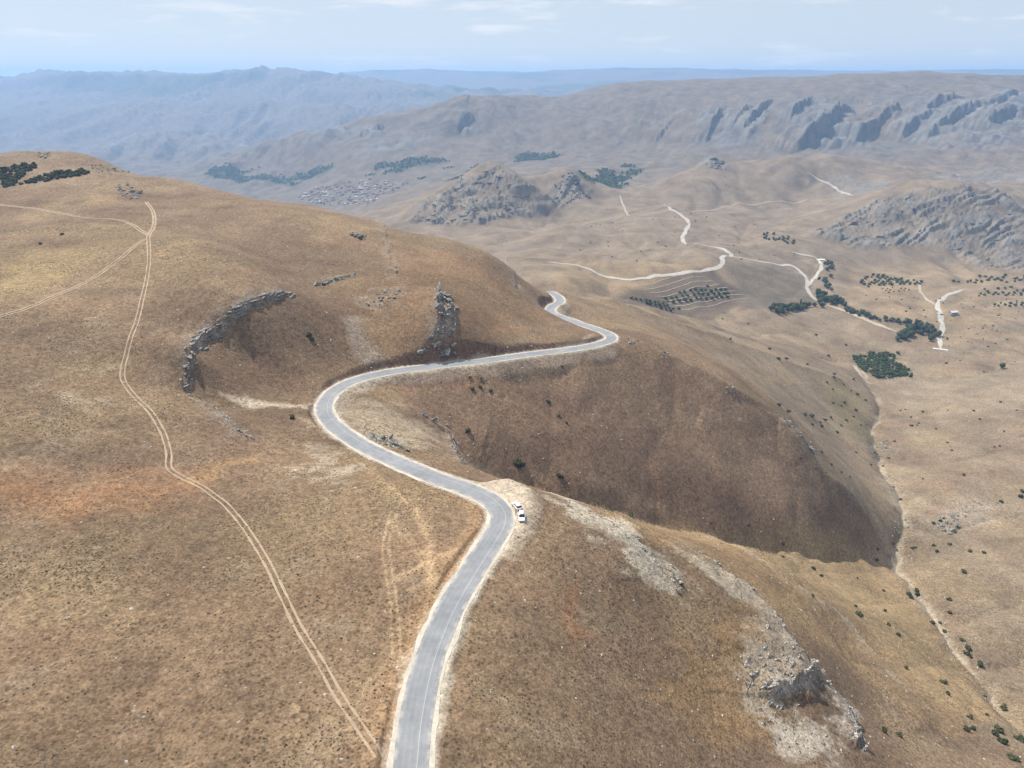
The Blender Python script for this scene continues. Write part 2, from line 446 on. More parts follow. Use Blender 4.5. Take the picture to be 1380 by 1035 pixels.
# rock masses: (outline in pixels, relief in metres, strata direction)
ROCKS = [
    ([(1086,312),(1130,292),(1200,264),(1262,252),(1330,258),(1385,280),(1385,362),(1340,362),(1290,346),(1230,336),(1150,336),(1110,318)], 13, -2.62),
    ([(545,300),(560,283),(610,252),(650,228),(668,224),(700,240),(722,262),(735,268),(705,290),(650,304),(600,304)], 24, -2.62),
    ([(735,266),(748,244),(765,230),(785,246),(800,262),(792,272),(745,274)], 20, -2.2),
    ([(935,197),(945,168),(1000,166),(1030,152),(1042,162),(1010,190),(985,203),(955,202)], 40, 2.75),
    ([(1044,200),(1085,155),(1110,140),(1132,146),(1105,176),(1062,206)], 44, 2.75),
    ([(1066,206),(1130,166),(1150,164),(1200,158),(1212,176),(1160,200),(1100,208)], 62, 2.75),
    ([(1205,182),(1255,155),(1335,136),(1390,125),(1390,192),(1300,206),(1240,198)], 38, 2.75),
    ([(615,170),(630,158),(651,174),(634,184)], 80, 2.9),
    ([(405,195),(425,180),(470,176),(520,178),(512,192),(470,194),(420,200)], 50, 2.9),
    ([(948,222),(958,212),(974,216),(978,228),(960,232)], 14, 0.3),
    ([(480,205),(540,190),(575,180),(590,190),(540,205),(500,214)], 12, 0.4),
    ([(140,208),(165,194),(200,190),(230,197),(235,206),(180,212)], 70, 3.0),
    ([(245,206),(270,190),(310,192),(345,203),(300,208)], 70, 3.0),
    ([(1060,240),(1140,236),(1190,246),(1200,256),(1120,252)], 5, 0.5),
    ([(1240,240),(1320,228),(1385,224),(1385,246),(1300,248)], 9, 0.5),
]
ROCK = np.zeros((NR, NC), np.float32)
for k, (pp, amp, th) in enumerate(ROCKS):
    m = area(pp, 0.008, 0.012, 40 + k, G=Zs)
    c, s_ = math.cos(th), math.sin(th)
    sc = amp / 11.0
    on = m > 0.004
    X_, Y_, mm = VX[on], VY[on], m[on]
    a = (X_ * c + Y_ * s_); b = (-X_ * s_ + Y_ * c)
    L = 21 if amp < 25 else 24 * max(sc, 1.0) ** 0.7
    # tilted beds: each rises gently, then breaks off in a short face; the broken edge is bare rock, soil lies between
    def saw(l, sd):
        ph = b / l + (1.7 if amp < 25 else .9) * perlin(a / (l * (9 if amp < 25 else 8)), b / (l * 2.5), sd) + 0.22 * perlin(a / (l * 2.4), b / (l * .8), sd + 5)
        f = ph - np.floor(ph)
        on_ = sstep(-0.3, 0.25, perlin(a / (l * 2.6), np.floor(ph) * 3.7 + b / (l * 9), sd + 9))
        return np.where(f < 0.86, f / 0.86, (1 - f) / 0.14) * (0.15 + 0.85 * on_), sstep(.12, .40, f) * on_
    patch = sstep(-0.68, -0.12, perlin(a / (L * 3), b / (L * 2), 66) + 0.6 * perlin(a / (L * .9), b / (L * .6), 67))
    if amp in (24, 13, 20): patch = np.maximum(patch, .55)
    w2 = np.clip(L * 0.4 / (2.2 * CELL[on]), 0, 1)
    s1, k1 = saw(L, 61); s2, k2 = saw(L * 0.42, 62)
    rough_ = perlin(a / (L * .3), b / (L * .2), 64) + .6 * perlin(a / (L * .14), b / (L * .1), 65)
    Z[on] += mm * amp * (.15 + .85 * patch) * (s1 * 0.5 + s2 * (.30 if amp < 25 else .14) * w2 + (.12 if amp < 25 else .05) * rough_ * w2)
    ROCK[on] = np.maximum(ROCK[on], mm * patch * np.clip(.28 + k1 * .7 + k2 * .5 + .4 * rough_, 0, 1))

# scarps: (pixels, drop in metres, which hand is low: +1 left / -1 right, how far the high side carries)
SCARPS = [
    ([(398,397),(372,401),(345,409),(320,424),(300,438),(278,455),(262,470),(256,490),(253,512),(250,530)], 3.4, 1, 20),
    ([(905,728),(960,762),(1010,803),(1052,848),(1072,880),(1096,906),(1122,936),(1148,968),(1158,1012)], 5.0, 1, 16),
    ([(1032,944),(1044,930),(1070,926),(1106,916)], 3.0, -1, 12),
    ([(592,392),(594,415),(592,436),(585,455),(575,474)], 3.4, 1, 12),
    ([(600,398),(608,415),(606,434),(601,452),(603,474)], 3.4, 1, 10),
    ([(255,530),(285,548),(310,570),(345,590)], 1.4, 1, 12),
    ([(500,588),(520,596),(540,606)], 2.6, -1, 8),
    ([(560,555),(592,575),(612,604),(622,625)], 3.5, 1, 10),
    ([(800,690),(840,716),(870,745),(905,775),(922,806)], 1.6, 1, 12),
    ([(425,383),(450,378),(476,371)], 2.2, -1, 10),
    ([(505,298),(520,312),(532,332)], 2.2, 1, 9),
    ([(668,340),(682,352),(694,368),(702,380)], 3.0, 1, 10),
    ([(960,712),(1050,770),(1150,850),(1230,930),(1290,985)], 1.3, 1, 9),
    ([(1042,146),(1030,158),(1015,172),(1000,186)], 42, 1, 150),
    ([(1152,160),(1135,168),(1110,184),(1085,200),(1070,208)], 75, 1, 190),
    ([(1212,158),(1190,170),(1165,188),(1150,198)], 60, 1, 160),
    ([(975,163),(962,178),(950,192)], 40, 1, 130),
    ([(1330,150),(1290,165),(1260,183),(1245,190)], 45, 1, 150),
    ([(1300,138),(1265,150),(1240,164)], 38, 1, 140),
    ([(640,160),(626,170),(616,180)], 45, 1, 140),
    ([(1012,158),(997,171),(985,183)], 32, 1, 120), ([(1094,148),(1078,163),(1060,180)], 48, 1, 140), ([(1252,166),(1232,178),(1216,188)], 42, 1, 130),
    ([(1372,150),(1345,165),(1322,180)], 46, 1, 140), ([(1376,128),(1350,139),(1328,148)], 32, 1, 120), ([(906,172),(894,183),(884,191)], 26, 1, 110),
    ([(520,176),(500,184),(478,192)], 35, 1, 130),
    ([(1050,570),(1068,585),(1085,605),(1095,620)], 3.0, 1, 10),
]
scarp_pl = []
SCROCK = np.zeros((NR, NC), np.float32)
for k, (pp, drop, hand, carry) in enumerate(SCARPS):
    ks = max(1.0, carry / 20)
    pl = resample(catmull(cast_many(pp, Zs), 2.0 * ks), 0.8 * ks)
    pl[:, 0] += 0.8 * ks * fbm(pl[:, 1] / ks, pl[:, 0] / ks, 6, 2, 80 + k); pl[:, 1] += 1.3 * ks * fbm(pl[:, 0] / ks, pl[:, 1] / ks, 7, 2, 90 + k)
    scarp_pl.append(pl)
    D, S, I = polydist(pl, carry * 2.2)
    m = D < 1e8
    t = np.clip(I / (len(pl) - 1), 0, 1)
    env = np.sqrt(np.clip(np.sin(np.pi * t), 0, 1)) * (0.75 + 0.5 * only(m, lambda x, y: fbm(x / ks, y / ks, 9, 2, 70 + k)))
    sd = D * S * hand                              # positive on the low side
    high = sstep(0.9 * ks, -0.5 * ks, sd) * np.exp(-np.clip(-sd, 0, None) / carry)
    Z += np.where(m, drop * env * high, 0)
    SCROCK = np.maximum(SCROCK, np.where(m, env * np.clip(np.exp(-np.clip(-sd, 0, None) / (3.2 * ks)), 0, 1) * sstep(2.2 * ks, 0.6 * ks, sd), 0))

# ------------------------------------------------------------------ the road bench: cut and fill
road_pl = resample(catmull(road_c, 2.0), 0.7)
road_pl[:, 2] = smooth(road_pl[:, 2], 14)
RD, RS, RI = polydist(road_pl, 34.0)
rz_ = road_pl[np.clip(RI, 0, None), 2]
# the lay-by on the outside of the bend
layby_px = [(628,652),(655,653),(690,655),(712,662),(722,676),(722,694),(710,718),(694,742),(684,752),(676,742),(690,715),(690,690),(672,672)]
LAY = area(layby_px, 0.012, 0.006, 5, G=Zs)
half = 4.6 + 0.5 * only(RD < 34, lambda x, y: fbm(x, y, 14, 2, 33))
dd = np.clip(RD - half, 0, None)
lo_ = rz_ - 0.12 - dd * 0.72 - np.clip(dd - 6, 0, None) * 0.45; hi_ = rz_ - 0.12 + np.clip(dd - 0.6, 0, None) * 1.5 + np.clip(dd - 3.2, 0, None) * 3
Znat = Z.copy()
Zc = np.minimum(np.maximum(Z, lo_), hi_)
near = RD < 33
blend = 1 - sstep(22, 32, RD)
Z = np.where(near, Z + (Zc - Z) * blend, Z)
Z = np.where(RD < half, rz_ - 0.12, Z)
Z = np.where(near & (LAY > 0.02), Z * (1 - LAY) + LAY * np.where(near, rz_ - 0.15, Z), Z)
CUT = np.where(near, np.clip((Znat - Z) / 0.7, 0, 1) * (RD > half - 0.3), 0)
FILL = np.where(near, np.clip((Z - Znat) / 0.7, 0, 1) * (RD > half - 0.3), 0)

# ------------------------------------------------------------------ colour of the ground
tan_ = np.array([.262, .207, .146]); brown = np.array([.210, .147, .095]); dark = np.array([.125, .089, .062]); gold = np.array([.285, .211, .126])
orange = np.array([.370, .180, .080]); pale = np.array([.470, .390, .285]); rockc = np.array([.340, .320, .295]); gravel = np.array([.44, .395, .325])
red = np.array([.225, .132, .090]); green = np.array([.040, .062, .022]); olive = np.array([.200, .165, .085])
COL = np.zeros((NR, NC, 3)) + brown
def mix(mask, c, k=1.0):
    global COL
    COL += (np.asarray(c) - COL) * (np.clip(mask, 0, 1) * k)[..., None]
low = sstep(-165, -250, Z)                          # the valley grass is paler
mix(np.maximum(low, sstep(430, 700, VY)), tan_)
n_a = only(VY < 5000, lambda x, y: fbm(x, y, 60, 3, 101)); n_b = only(VY < 2300, lambda x, y: fbm(x, y, 17, 3, 102)); n_c = fbm(VX, VY, 260, 4, 103); n_d = only(VY < 2300, lambda x, y: fbm(x * 0.5, y, 30, 3, 104))
mix(sstep(0.0, 0.4, n_a), gold, 0.5)
mix(sstep(0.0, 0.4, -n_a), (.20,.135,.095), 0.4)
mix(sstep(0.10, 0.5, -n_b), dark, 0.35)
mix(sstep(0.10, 0.5, n_b), tan_, 0.40)
mix(sstep(0.0, 0.45, n_d), red, 0.22 )
mix(sstep(0.0, 0.5, n_c) * MIDM, dark, 0.30)
mix(sstep(0.0, 0.5, -n_c) * (MIDM + FARM), gold, 0.35)
n_e = only(VY > 2000, lambda x, y: fbm(x, y, 1300, 5, 105))
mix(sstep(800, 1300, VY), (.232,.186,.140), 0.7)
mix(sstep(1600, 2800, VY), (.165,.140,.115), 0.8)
mix(sstep(0.0, 0.3, n_e) * sstep(4200, 5200, VY), (.085,.090,.050), 0.8)
AREAS = [   # outline, colour, strength, feather, warp
    ([(600,600),(560,552),(530,520),(600,500),(720,485),(820,470),(880,482),(985,530),(1060,585),(1108,645),(1180,718),(1190,745),(1060,733),(900,695),(720,643),(650,620)], (.226,.154,.104), 0.8, 0.006, 0.010),
    ([(265,485),(330,430),(390,405),(460,400),(480,450),(470,505),(420,535),(330,525),(270,515)], (.180,.118,.078), 0.6, 0.015, 0.012),
    ([(460,390),(560,340),(640,345),(700,400),(740,425),(700,455),(600,475),(500,480)], (.245,.155,.085), 0.5, 0.02, 0.02),
    ([(700,640),(850,690),(1000,715),(1190,750),(1300,880),(1345,960),(1290,1000),(1150,900),(1050,830),(930,760),(820,700)], (.300,.205,.110), 0.6, 0.012, 0.014),
    ([(930,700),(1190,752),(1330,950),(1280,960),(1150,830),(1000,745)], (.300,.225,.130), 0.55, 0.012, 0.02),
    ([(20,640),(60,655),(140,660),(240,640),(250,655),(180,680),(80,690),(20,680),(0,660)], orange, 0.5, 0.045, 0.03),
    ([(240,640),(300,622),(345,612),(340,622),(280,645),(250,655)], (.36,.23,.12), 0.7, 0.012, 0.01),
    ([(45,520),(90,525),(140,545),(130,552),(80,540)], pale, 0.6, 0.012, 0.01),
    ([(20,610),(60,590),(120,580),(125,590),(60,615),(20,640)], pale, 0.4, 0.016, 0.012),
    ([(90,497),(160,494),(160,500),(100,503)], pale, 0.5, 0.01, 0.006),
    ([(40,600),(120,590),(200,600),(240,620),(140,640),(60,630)], dark, 0.35, 0.02, 0.02),
    ([(300,530),(340,534),(420,546),(420,552),(340,548),(310,540)], (.58,.50,.39), 0.9, 0.006, 0.004),
    ([(405,598),(440,602),(472,628),(468,652),(440,648),(425,660),(408,640),(418,622)], (.46,.40,.33), 0.6, 0.014, 0.022),
    ([(395,560),(425,570),(430,582),(410,580)], pale, 0.7, 0.008, 0.008),
    ([(715,655),(760,660),(790,685),(840,700),(880,740),(925,790),(925,810),(890,800),(850,770),(800,710),(750,680)], (.52,.47,.39), 0.75, 0.008, 0.012),
    ([(985,880),(1035,835),(1070,865),(1100,900),(1115,930),(1060,935),(1035,955),(1000,935)], (.50,.45,.38), 0.85, 0.014, 0.018),
    ([(1020,935),(1060,945),(1110,985),(1150,1010),(1120,1030),(1050,1020),(1015,965)], (.50,.45,.38), 0.8, 0.012, 0.014),
    ([(1105,925),(1150,955),(1168,1005),(1130,990)], (.50,.45,.38), 0.85, 0.01, 0.012),
    ([(900,735),(960,765),(1020,805),(1060,860),(1040,860),(1000,820),(940,775)], (.50,.44,.35), 0.75, 0.008, 0.006),
    ([(460,430),(490,430),(500,470),(530,490),(500,497),(480,480)], (.33,.27,.215), 0.75, 0.008, 0.012),
    ([(480,400),(530,385),(540,400),(500,415)], (.33,.29,.245), 0.55, 0.012, 0.018),
    ([(450,545),(490,530),(520,545),(560,560),(600,600),(580,610),(520,600),(480,590),(455,570)], (.40,.34,.255), 0.6, 0.01, 0.012),
    ([(520,505),(600,500),(700,490),(700,505),(640,525),(580,520),(540,530)], (.270,.150,.100), 0.6, 0.012, 0.012),
    ([(760,785),(775,780),(785,860),(770,865)], (.30,.150,.075), 0.5, 0.008, 0.008),
    ([(960,850),(1040,830),(1060,870),(1030,960),(980,1000),(900,960)], (.36,.225,.105), 0.45, 0.03, 0.03),
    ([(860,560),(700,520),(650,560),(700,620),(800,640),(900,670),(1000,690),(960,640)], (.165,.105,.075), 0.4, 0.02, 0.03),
    ([(1260,690),(1330,670),(1345,680),(1300,720),(1250,720)], (.36,.31,.25), 0.6, 0.012, 0.014),
    ([(1190,640),(1215,650),(1235,690),(1215,705),(1195,670)], (.42,.36,.28), 0.6, 0.010, 0.010),
    ([(1150,520),(1100,520),(1110,545),(1180,600),(1190,570)], olive, 0.5, 0.015, 0.02),
    ([(760,352),(985,372),(960,385),(800,400),(700,395)], gold, 0.6, 0.01, 0.01),
    ([(820,395),(900,375),(960,368),(1000,400),(980,420),(880,420)], (.125,.10,.078), 0.75, 0.008, 0.008),
    ([(985,365),(1060,350),(1100,395),(1070,415),(1000,420)], (.155,.132,.105), 0.7, 0.012, 0.012),
    ([(1140,360),(1380,345),(1380,430),(1280,470),(1200,430),(1140,410)], (.302,.224,.140), 0.6, 0.02, 0.02),
    ([(1180,500),(1380,500),(1380,560),(1200,545)], (.285,.235,.170), 0.5, 0.02, 0.02),
    ([(100,330),(200,300),(330,350),(250,390),(100,380)], gold, 0.35, 0.03, 0.03),
    ([(0,350),(60,335),(150,325),(100,370),(0,400)], (.33,.25,.125), 0.5, 0.02, 0.02),
    ([(330,280),(430,285),(420,300),(340,292)], gold, 0.5, 0.012, 0.012),
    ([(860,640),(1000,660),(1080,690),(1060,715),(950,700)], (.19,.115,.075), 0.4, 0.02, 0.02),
]
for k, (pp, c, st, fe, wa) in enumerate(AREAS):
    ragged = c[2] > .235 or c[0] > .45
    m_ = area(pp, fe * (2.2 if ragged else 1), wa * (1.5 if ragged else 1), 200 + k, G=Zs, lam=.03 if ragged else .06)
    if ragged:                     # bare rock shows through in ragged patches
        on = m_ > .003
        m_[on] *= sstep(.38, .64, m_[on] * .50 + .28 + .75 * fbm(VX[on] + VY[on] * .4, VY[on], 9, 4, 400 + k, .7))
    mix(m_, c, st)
# blue-green irrigated fields and groves on the far valley floors
GREENS = [[(270,240),(300,230),(360,226),(420,222),(470,218),(500,222),(440,236),(360,246),(300,248)],
          [(480,232),(560,218),(600,214),(602,220),(540,234),(490,240)], [(690,205),(740,198),(745,215),(700,222)],
          [(770,235),(830,222),(880,226),(850,240),(800,246)], [(610,240),(640,226),(650,232),(620,246)], [(545,245),(600,225),(600,232),(560,250)],
          [(380,245),(440,240),(500,236),(470,246),(400,252)]]
GRN = np.zeros((NR, NC), np.float32)
for k, pp in enumerate(GREENS):
    GRN = np.maximum(GRN, area(pp, 0.006, 0.012, 300 + k, G=Zs))
fields = sstep(-0.05, 0.15, only(GRN > 0, lambda x, y: fbm(x * 0.6, y, 190, 3, 310)))
mix(GRN * fields, (.060,.085,.045), 0.8)
# bare stream bed of the ravine
rav_px = [(1156,480),(1172,515),(1187,545),(1177,575),(1183,605),(1195,635),(1210,660),(1221,685),(1212,722),(1228,775),(1262,830),(1302,885),(1342,935),(1382,980)]
rav_pl = wiggle(resample(catmull(cast_many(rav_px, Zs), 3.0), 1.5))
VD, VS, VI = polydist(rav_pl, 30)
VD = np.where(VD < 1e8, np.abs(VD * VS + 5.0 * only(VD < 1e8, lambda x, y: fbm(x, y, 26, 3, 46))), VD)
mix(sstep(-0.25, 0.3, n_b + n_d) * np.where(VD < 25, np.exp(-(VD / (2.0 + 3.2 * only(VD < 25, lambda x, y: fbm(x, y, 30, 2, 44)))) ** 2), 0), (.46, .40, .315), 0.8)
mix(np.where(VD < 25, np.exp(-((VD - 5) / 5) ** 2), 0) * sstep(-0.1, 0.3, n_b), (.20, .15, .10), 0.5)
# rock, scarps, road verges
belt = area([(930,200),(950,160),(1040,143),(1130,138),(1250,138),(1395,118),(1395,200),(1250,205),(1100,210),(1000,205)], .02, .02, 77, G=Zs)
mix(belt * only(belt > .003, lambda x, y: sstep(-.18, .16, fbm(x * .8 + y * .5, y * .8 - x * .4, 240, 5, 78, .62))), (.155, .152, .150), 0.7)
mix(ROCK * (1 - sstep(1900, 2500, VY)), (.205, .197, .186), 0.9)
mix(ROCK * sstep(1900, 2500, VY), (.190, .186, .182), 0.9)
SCROCK *= only(SCROCK > .003, lambda x, y: sstep(-.28, .12, fbm(x, y, 7, 3, 48, .65)))
mix(SCROCK * (VY < 1500), rockc * 1.15, 0.8)
mix(SCROCK * (VY >= 1500), (.19, .186, .182), 0.85)
mix(CUT * (1 - sstep(8, 13, RD)), red * 0.8, 0.9)
mix(FILL * (1 - sstep(8, 15, RD + 6 * n_b)), (.33, .265, .205), 0.75)
verge = np.where(near, 1 - sstep(3.6, np.maximum(4.4, 6.0 + 4.0 * only(RD < 34, lambda x, y: fbm(x, y, 10, 4, 35, .65))), RD), 0)
mix(verge, gravel, 0.95)
mix(LAY, (.47, .40, .315), 0.95)
apron = area([(448,520),(480,508),(520,503),(520,512),(480,530),(458,555),(475,585),(520,610),(500,612),(455,590),(440,560)], 0.008, 0.008, 6, G=Zs)
mix(apron * (RD > 3.5), (.48, .42, .345), 0.7)
leftstrip = np.where((RS > 0) & (RD < 14) & (VY < 175), (1 - sstep(6, 11, RD)), 0)
mix(leftstrip * (1 - verge), (.30, .195, .115), 0.7)
def worn(px, w, c, k, ruts=False):
    pl = resample(catmull(cast_many(px, Zs), 1.5), 0.7)
    D, S, I = polydist(pl, w * 2.5 + 2)
    br = 0.55 + 0.45 * sstep(-0.35, 0.25, n_b)
    e = np.exp(-((D - (0.8 if ruts else 0)) / (w * (0.35 if ruts else 0.5))) ** 2)
    mix(np.where(D < 1e8, e, 0) * br, c, k)
worn([(497,632),(510,648),(540,668),(562,690),(575,718),(580,750),(582,785)], 2.6, (.40,.285,.175), .85)
worn([(530,690),(520,735),(524,770),(530,810),(533,850),(534,885)], 1.0, (.41,.30,.19), .9, True)
worn([(533,780),(560,765),(590,752),(615,742)], 1.8, (.40,.285,.175), .85)
worn([(530,850),(515,890),(500,925),(485,960),(475,1000)], 1.0, (.35,.25,.15), .5, True)
worn([(640,700),(625,740),(600,780),(575,825),(555,880),(540,940),(525,1010)], 3.0, (.33,.21,.12), .6)
worn([(740,472),(765,467),(785,460),(798,452)], 3.2, (.45,.37,.29), .8)
worn([(530,700),(575,760),(582,800),(570,840)], 1.0, (.39,.28,.17), .6, True)
worn([(200,318),(208,300),(206,285),(197,272)], 2.0, (.40,.30,.19), .6)
COL = np.clip(COL, 0.01, 0.9)

# ------------------------------------------------------------------ node helpers
def new_mat(name):
    m = bpy.data.materials.new(name); m.use_nodes = True
    nt = m.node_tree
    return m, nt, nt.nodes['Principled BSDF']
def nn(nt, typ, **kw):
    n_ = nt.nodes.new(typ)
    for k, v in kw.items(): setattr(n_, k, v)
    return n_
def noise_node(nt, vec, scale, detail=5, rough=0.6):
    n_ = nn(nt, 'ShaderNodeTexNoise')
    n_.inputs['Scale'].default_value = scale; n_.inputs['Detail'].default_value = detail; n_.inputs['Roughness'].default_value = rough
    nt.links.new(vec, n_.inputs['Vector'])
    return n_.outputs['Fac']
def ramp(nt, fac, p0, p1, c0=(0, 0, 0, 1), c1=(1, 1, 1, 1)):
    r = nn(nt, 'ShaderNodeValToRGB')
    r.color_ramp.elements[0].position = p0; r.color_ramp.elements[0].color = c0
    r.color_ramp.elements[1].position = p1; r.color_ramp.elements[1].color = c1
    nt.links.new(fac, r.inputs['Fac'])
    return r.outputs['Color']
def mixc(nt, fac, a, b, mode='MIX'):
    m = nn(nt, 'ShaderNodeMixRGB', blend_type=mode)
    for sock, v in ((m.inputs['Fac'], fac), (m.inputs['Color1'], a), (m.inputs['Color2'], b)):
        if isinstance(v, (int, float)): sock.default_value = v
        elif isinstance(v, tuple): sock.default_value = v if len(v) == 4 else (*v, 1)
        else: nt.links.new(v, sock)
    return m.outputs['Color']
def bump(nt, bsdf, h, strength, dist):
    b = nn(nt, 'ShaderNodeBump')
    b.inputs['Strength'].default_value = strength; b.inputs['Distance'].default_value = dist
    nt.links.new(h, b.inputs['Height']); nt.links.new(b.outputs[0], bsdf.inputs['Normal'])

def ground_material():
    m, nt, b = new_mat('ground')
    at = nn(nt, 'ShaderNodeAttribute', attribute_name='col')
    ar = nn(nt, 'ShaderNodeAttribute', attribute_name='rock')
    pos = nn(nt, 'ShaderNodeNewGeometry').outputs['Position']
    col = at.outputs['Color']
    # dry tussocks: dark and straw specks, thicker in places
    v1 = nn(nt, 'ShaderNodeTexVoronoi'); v1.inputs['Scale'].default_value = 0.95; v1.inputs['Randomness'].default_value = 1.0
    nt.links.new(pos, v1.inputs['Vector'])
    f1 = noise_node(nt, pos, 0.55, 6, 0.72)
    f2 = noise_node(nt, pos, 1.7, 4, 0.65)
    f3 = noise_node(nt, pos, 0.09, 4, 0.6)
    grassy = nn(nt, 'ShaderNodeMath', operation='SUBTRACT'); grassy.inputs[0].default_value = 1.0; nt.links.new(ar.outputs['Fac'], grassy.inputs[1])
    spk = ramp(nt, v1.outputs['Distance'], 0.18, 0.42, (1, 1, 1, 1), (0, 0, 0, 1))
    dens = ramp(nt, f3, 0.32, 0.60)
    k1 = mixc(nt, 1.0, spk, dens, 'MULTIPLY')
    k1 = mixc(nt, 1.0, k1, grassy.outputs[0], 'MULTIPLY')
    d1 = mixc(nt, 1.0, col, (0.46, 0.43, 0.40), 'MULTIPLY')
    col2 = mixc(nt, k1, col, d1)
    tone = ramp(nt, f1, 0.30, 0.72, (0.55, 0.53, 0.50, 1), (1.42, 1.42, 1.40, 1))
    col3 = mixc(nt, 1.0, col2, tone, 'MULTIPLY')
    tone2 = ramp(nt, f2, 0.34, 0.68, (0.66, 0.65, 0.62, 1), (1.32, 1.32, 1.31, 1))
    col4 = mixc(nt, 1.0, col3, tone2, 'MULTIPLY')
    f5 = noise_node(nt, pos, 0.022, 9, 0.68)
    col4 = mixc(nt, 1.0, col4, ramp(nt, f5, 0.33, 0.67, (0.70, 0.69, 0.69, 1), (1.25, 1.24, 1.22, 1)), 'MULTIPLY')
    nt.links.new(col4, b.inputs['Base Color'])
    b.inputs['Roughness'].default_value = 0.95
    b.inputs['Specular IOR Level'].default_value = 0.1
    hsum = nn(nt, 'ShaderNodeMath', operation='ADD'); nt.links.new(f1, hsum.inputs[0]); nt.links.new(f2, hsum.inputs[1])
    bump(nt, b, hsum.outputs[0], 0.65, 0.45)
    return m
M_GROUND = ground_material()

# ------------------------------------------------------------------ terrain meshes (one sheet cut into hillside, valley and mountains)
P3 = np.stack([VX, VY, Z + CAM_Z], -1)
dr = np.gradient(P3, axis=0); dc = np.gradient(P3, axis=1)
NRM = np.cross(dc, dr); NRM /= np.linalg.norm(NRM, axis=-1, keepdims=True)
RK = np.clip(np.maximum.reduce([ROCK, SCROCK, verge, LAY]), 0, 1)
def mesh_from(name, verts, quads, mat, smooth_=True):
    me = bpy.data.meshes.new(name)
    me.vertices.add(len(verts)); me.vertices.foreach_set('co', np.asarray(verts, np.float32).ravel())
    nf = len(quads); k = quads.shape[1]
    me.loops.add(nf * k); me.loops.foreach_set('vertex_index', np.asarray(quads, np.int32).ravel())
    me.polygons.add(nf)
    me.polygons.foreach_set('loop_start', np.arange(0, nf * k, k, dtype=np.int32))
    me.polygons.foreach_set('use_smooth', np.full(nf, smooth_))
    me.update(calc_edges=True)
    if mat: me.materials.append(mat)
    return me
ii, jj = np.meshgrid(np.arange(NR - 1), np.arange(NC - 1), indexing='ij')
quad = np.stack([ii * NC + jj, ii * NC + jj + 1, (ii + 1) * NC + jj + 1, (ii + 1) * NC + jj], -1)
hill_zone = area(None, 0.0001, 0, pts_world=[(-900, 42), (-1600, 900), (-300, 640), (0, 600), (150, 640), (300, 690), (330, 600), (250, 420), (250, 385), (200, 250), (180, 180), (160, 42)]) > 0.5
hz = hill_zone[:-1, :-1] | (VY[:-1, :-1] < 60)
mz = VY[:-1, :-1] > 2300
def terrain(name, mask, label):
    qd = quad[mask]
    used, inv = np.unique(qd.ravel(), return_inverse=True)
    me = mesh_from(name, P3.reshape(-1, 3)[used], inv.reshape(-1, 4), M_GROUND)
    a = me.attributes.new('col', 'FLOAT_COLOR', 'POINT')
    a.data.foreach_set('color', np.concatenate([COL.reshape(-1, 3)[used], np.ones((len(used), 1))], 1).astype(np.float32).ravel())
    a = me.attributes.new('rock', 'FLOAT', 'POINT')
    a.data.foreach_set('value', RK.reshape(-1)[used].astype(np.float32))
    me.normals_split_custom_set_from_vertices(NRM.reshape(-1, 3)[used])
    o = bpy.data.objects.new(name, me); C.objects.link(o)
    o['kind'] = 'structure'; o['label'] = label
    return o
terrain('hillside', hz & ~mz, 'dry brown grassy hillside and ridge carrying the winding road')
terrain('valley', ~hz & ~mz, 'pale dry valley with ravine, low hills and rocky knolls')
terrain('mountains', mz, 'hazy bare mountains and plateau closing the valley')

def zz(x, Y): return hgt(x, Y) + CAM_Z

# ------------------------------------------------------------------ roads and tracks
def ribbon(name, pl, offs, mat, lift, label, z_from=None, kind='structure', crown=0.0):
    """a sheet along a plan line; offs: lateral offsets (constants or arrays) across it"""
    t = np.gradient(pl[:, :2], axis=0); t /= np.linalg.norm(t, axis=1, keepdims=True) + 1e-9
    nx, ny = -t[:, 1], t[:, 0]
    vs = []
    for o in offs:
        x = pl[:, 0] + nx * o; y = pl[:, 1] + ny * o
        z = (zz(x, y) if z_from is None else z_from) + lift
        vs.append(np.stack([x, y, z], 1))
    V = np.stack(vs, 1); m, k = V.shape[:2]
    a, b_ = np.meshgrid(np.arange(m - 1), np.arange(k - 1), indexing='ij')
    qd = np.stack([a * k + b_, (a + 1) * k + b_, (a + 1) * k + b_ + 1, a * k + b_ + 1], -1).reshape(-1, 4)
    me = mesh_from(name, V.reshape(-1, 3), qd[:, ::-1], mat)
    uv = me.attributes.new('across', 'FLOAT', 'POINT')
    uv.data.foreach_set('value', np.tile(np.linspace(-1, 1, k), m).astype(np.float32))
    o = bpy.data.objects.new(name, me); C.objects.link(o)
    o['kind'] = kind; o['label'] = label
    return o
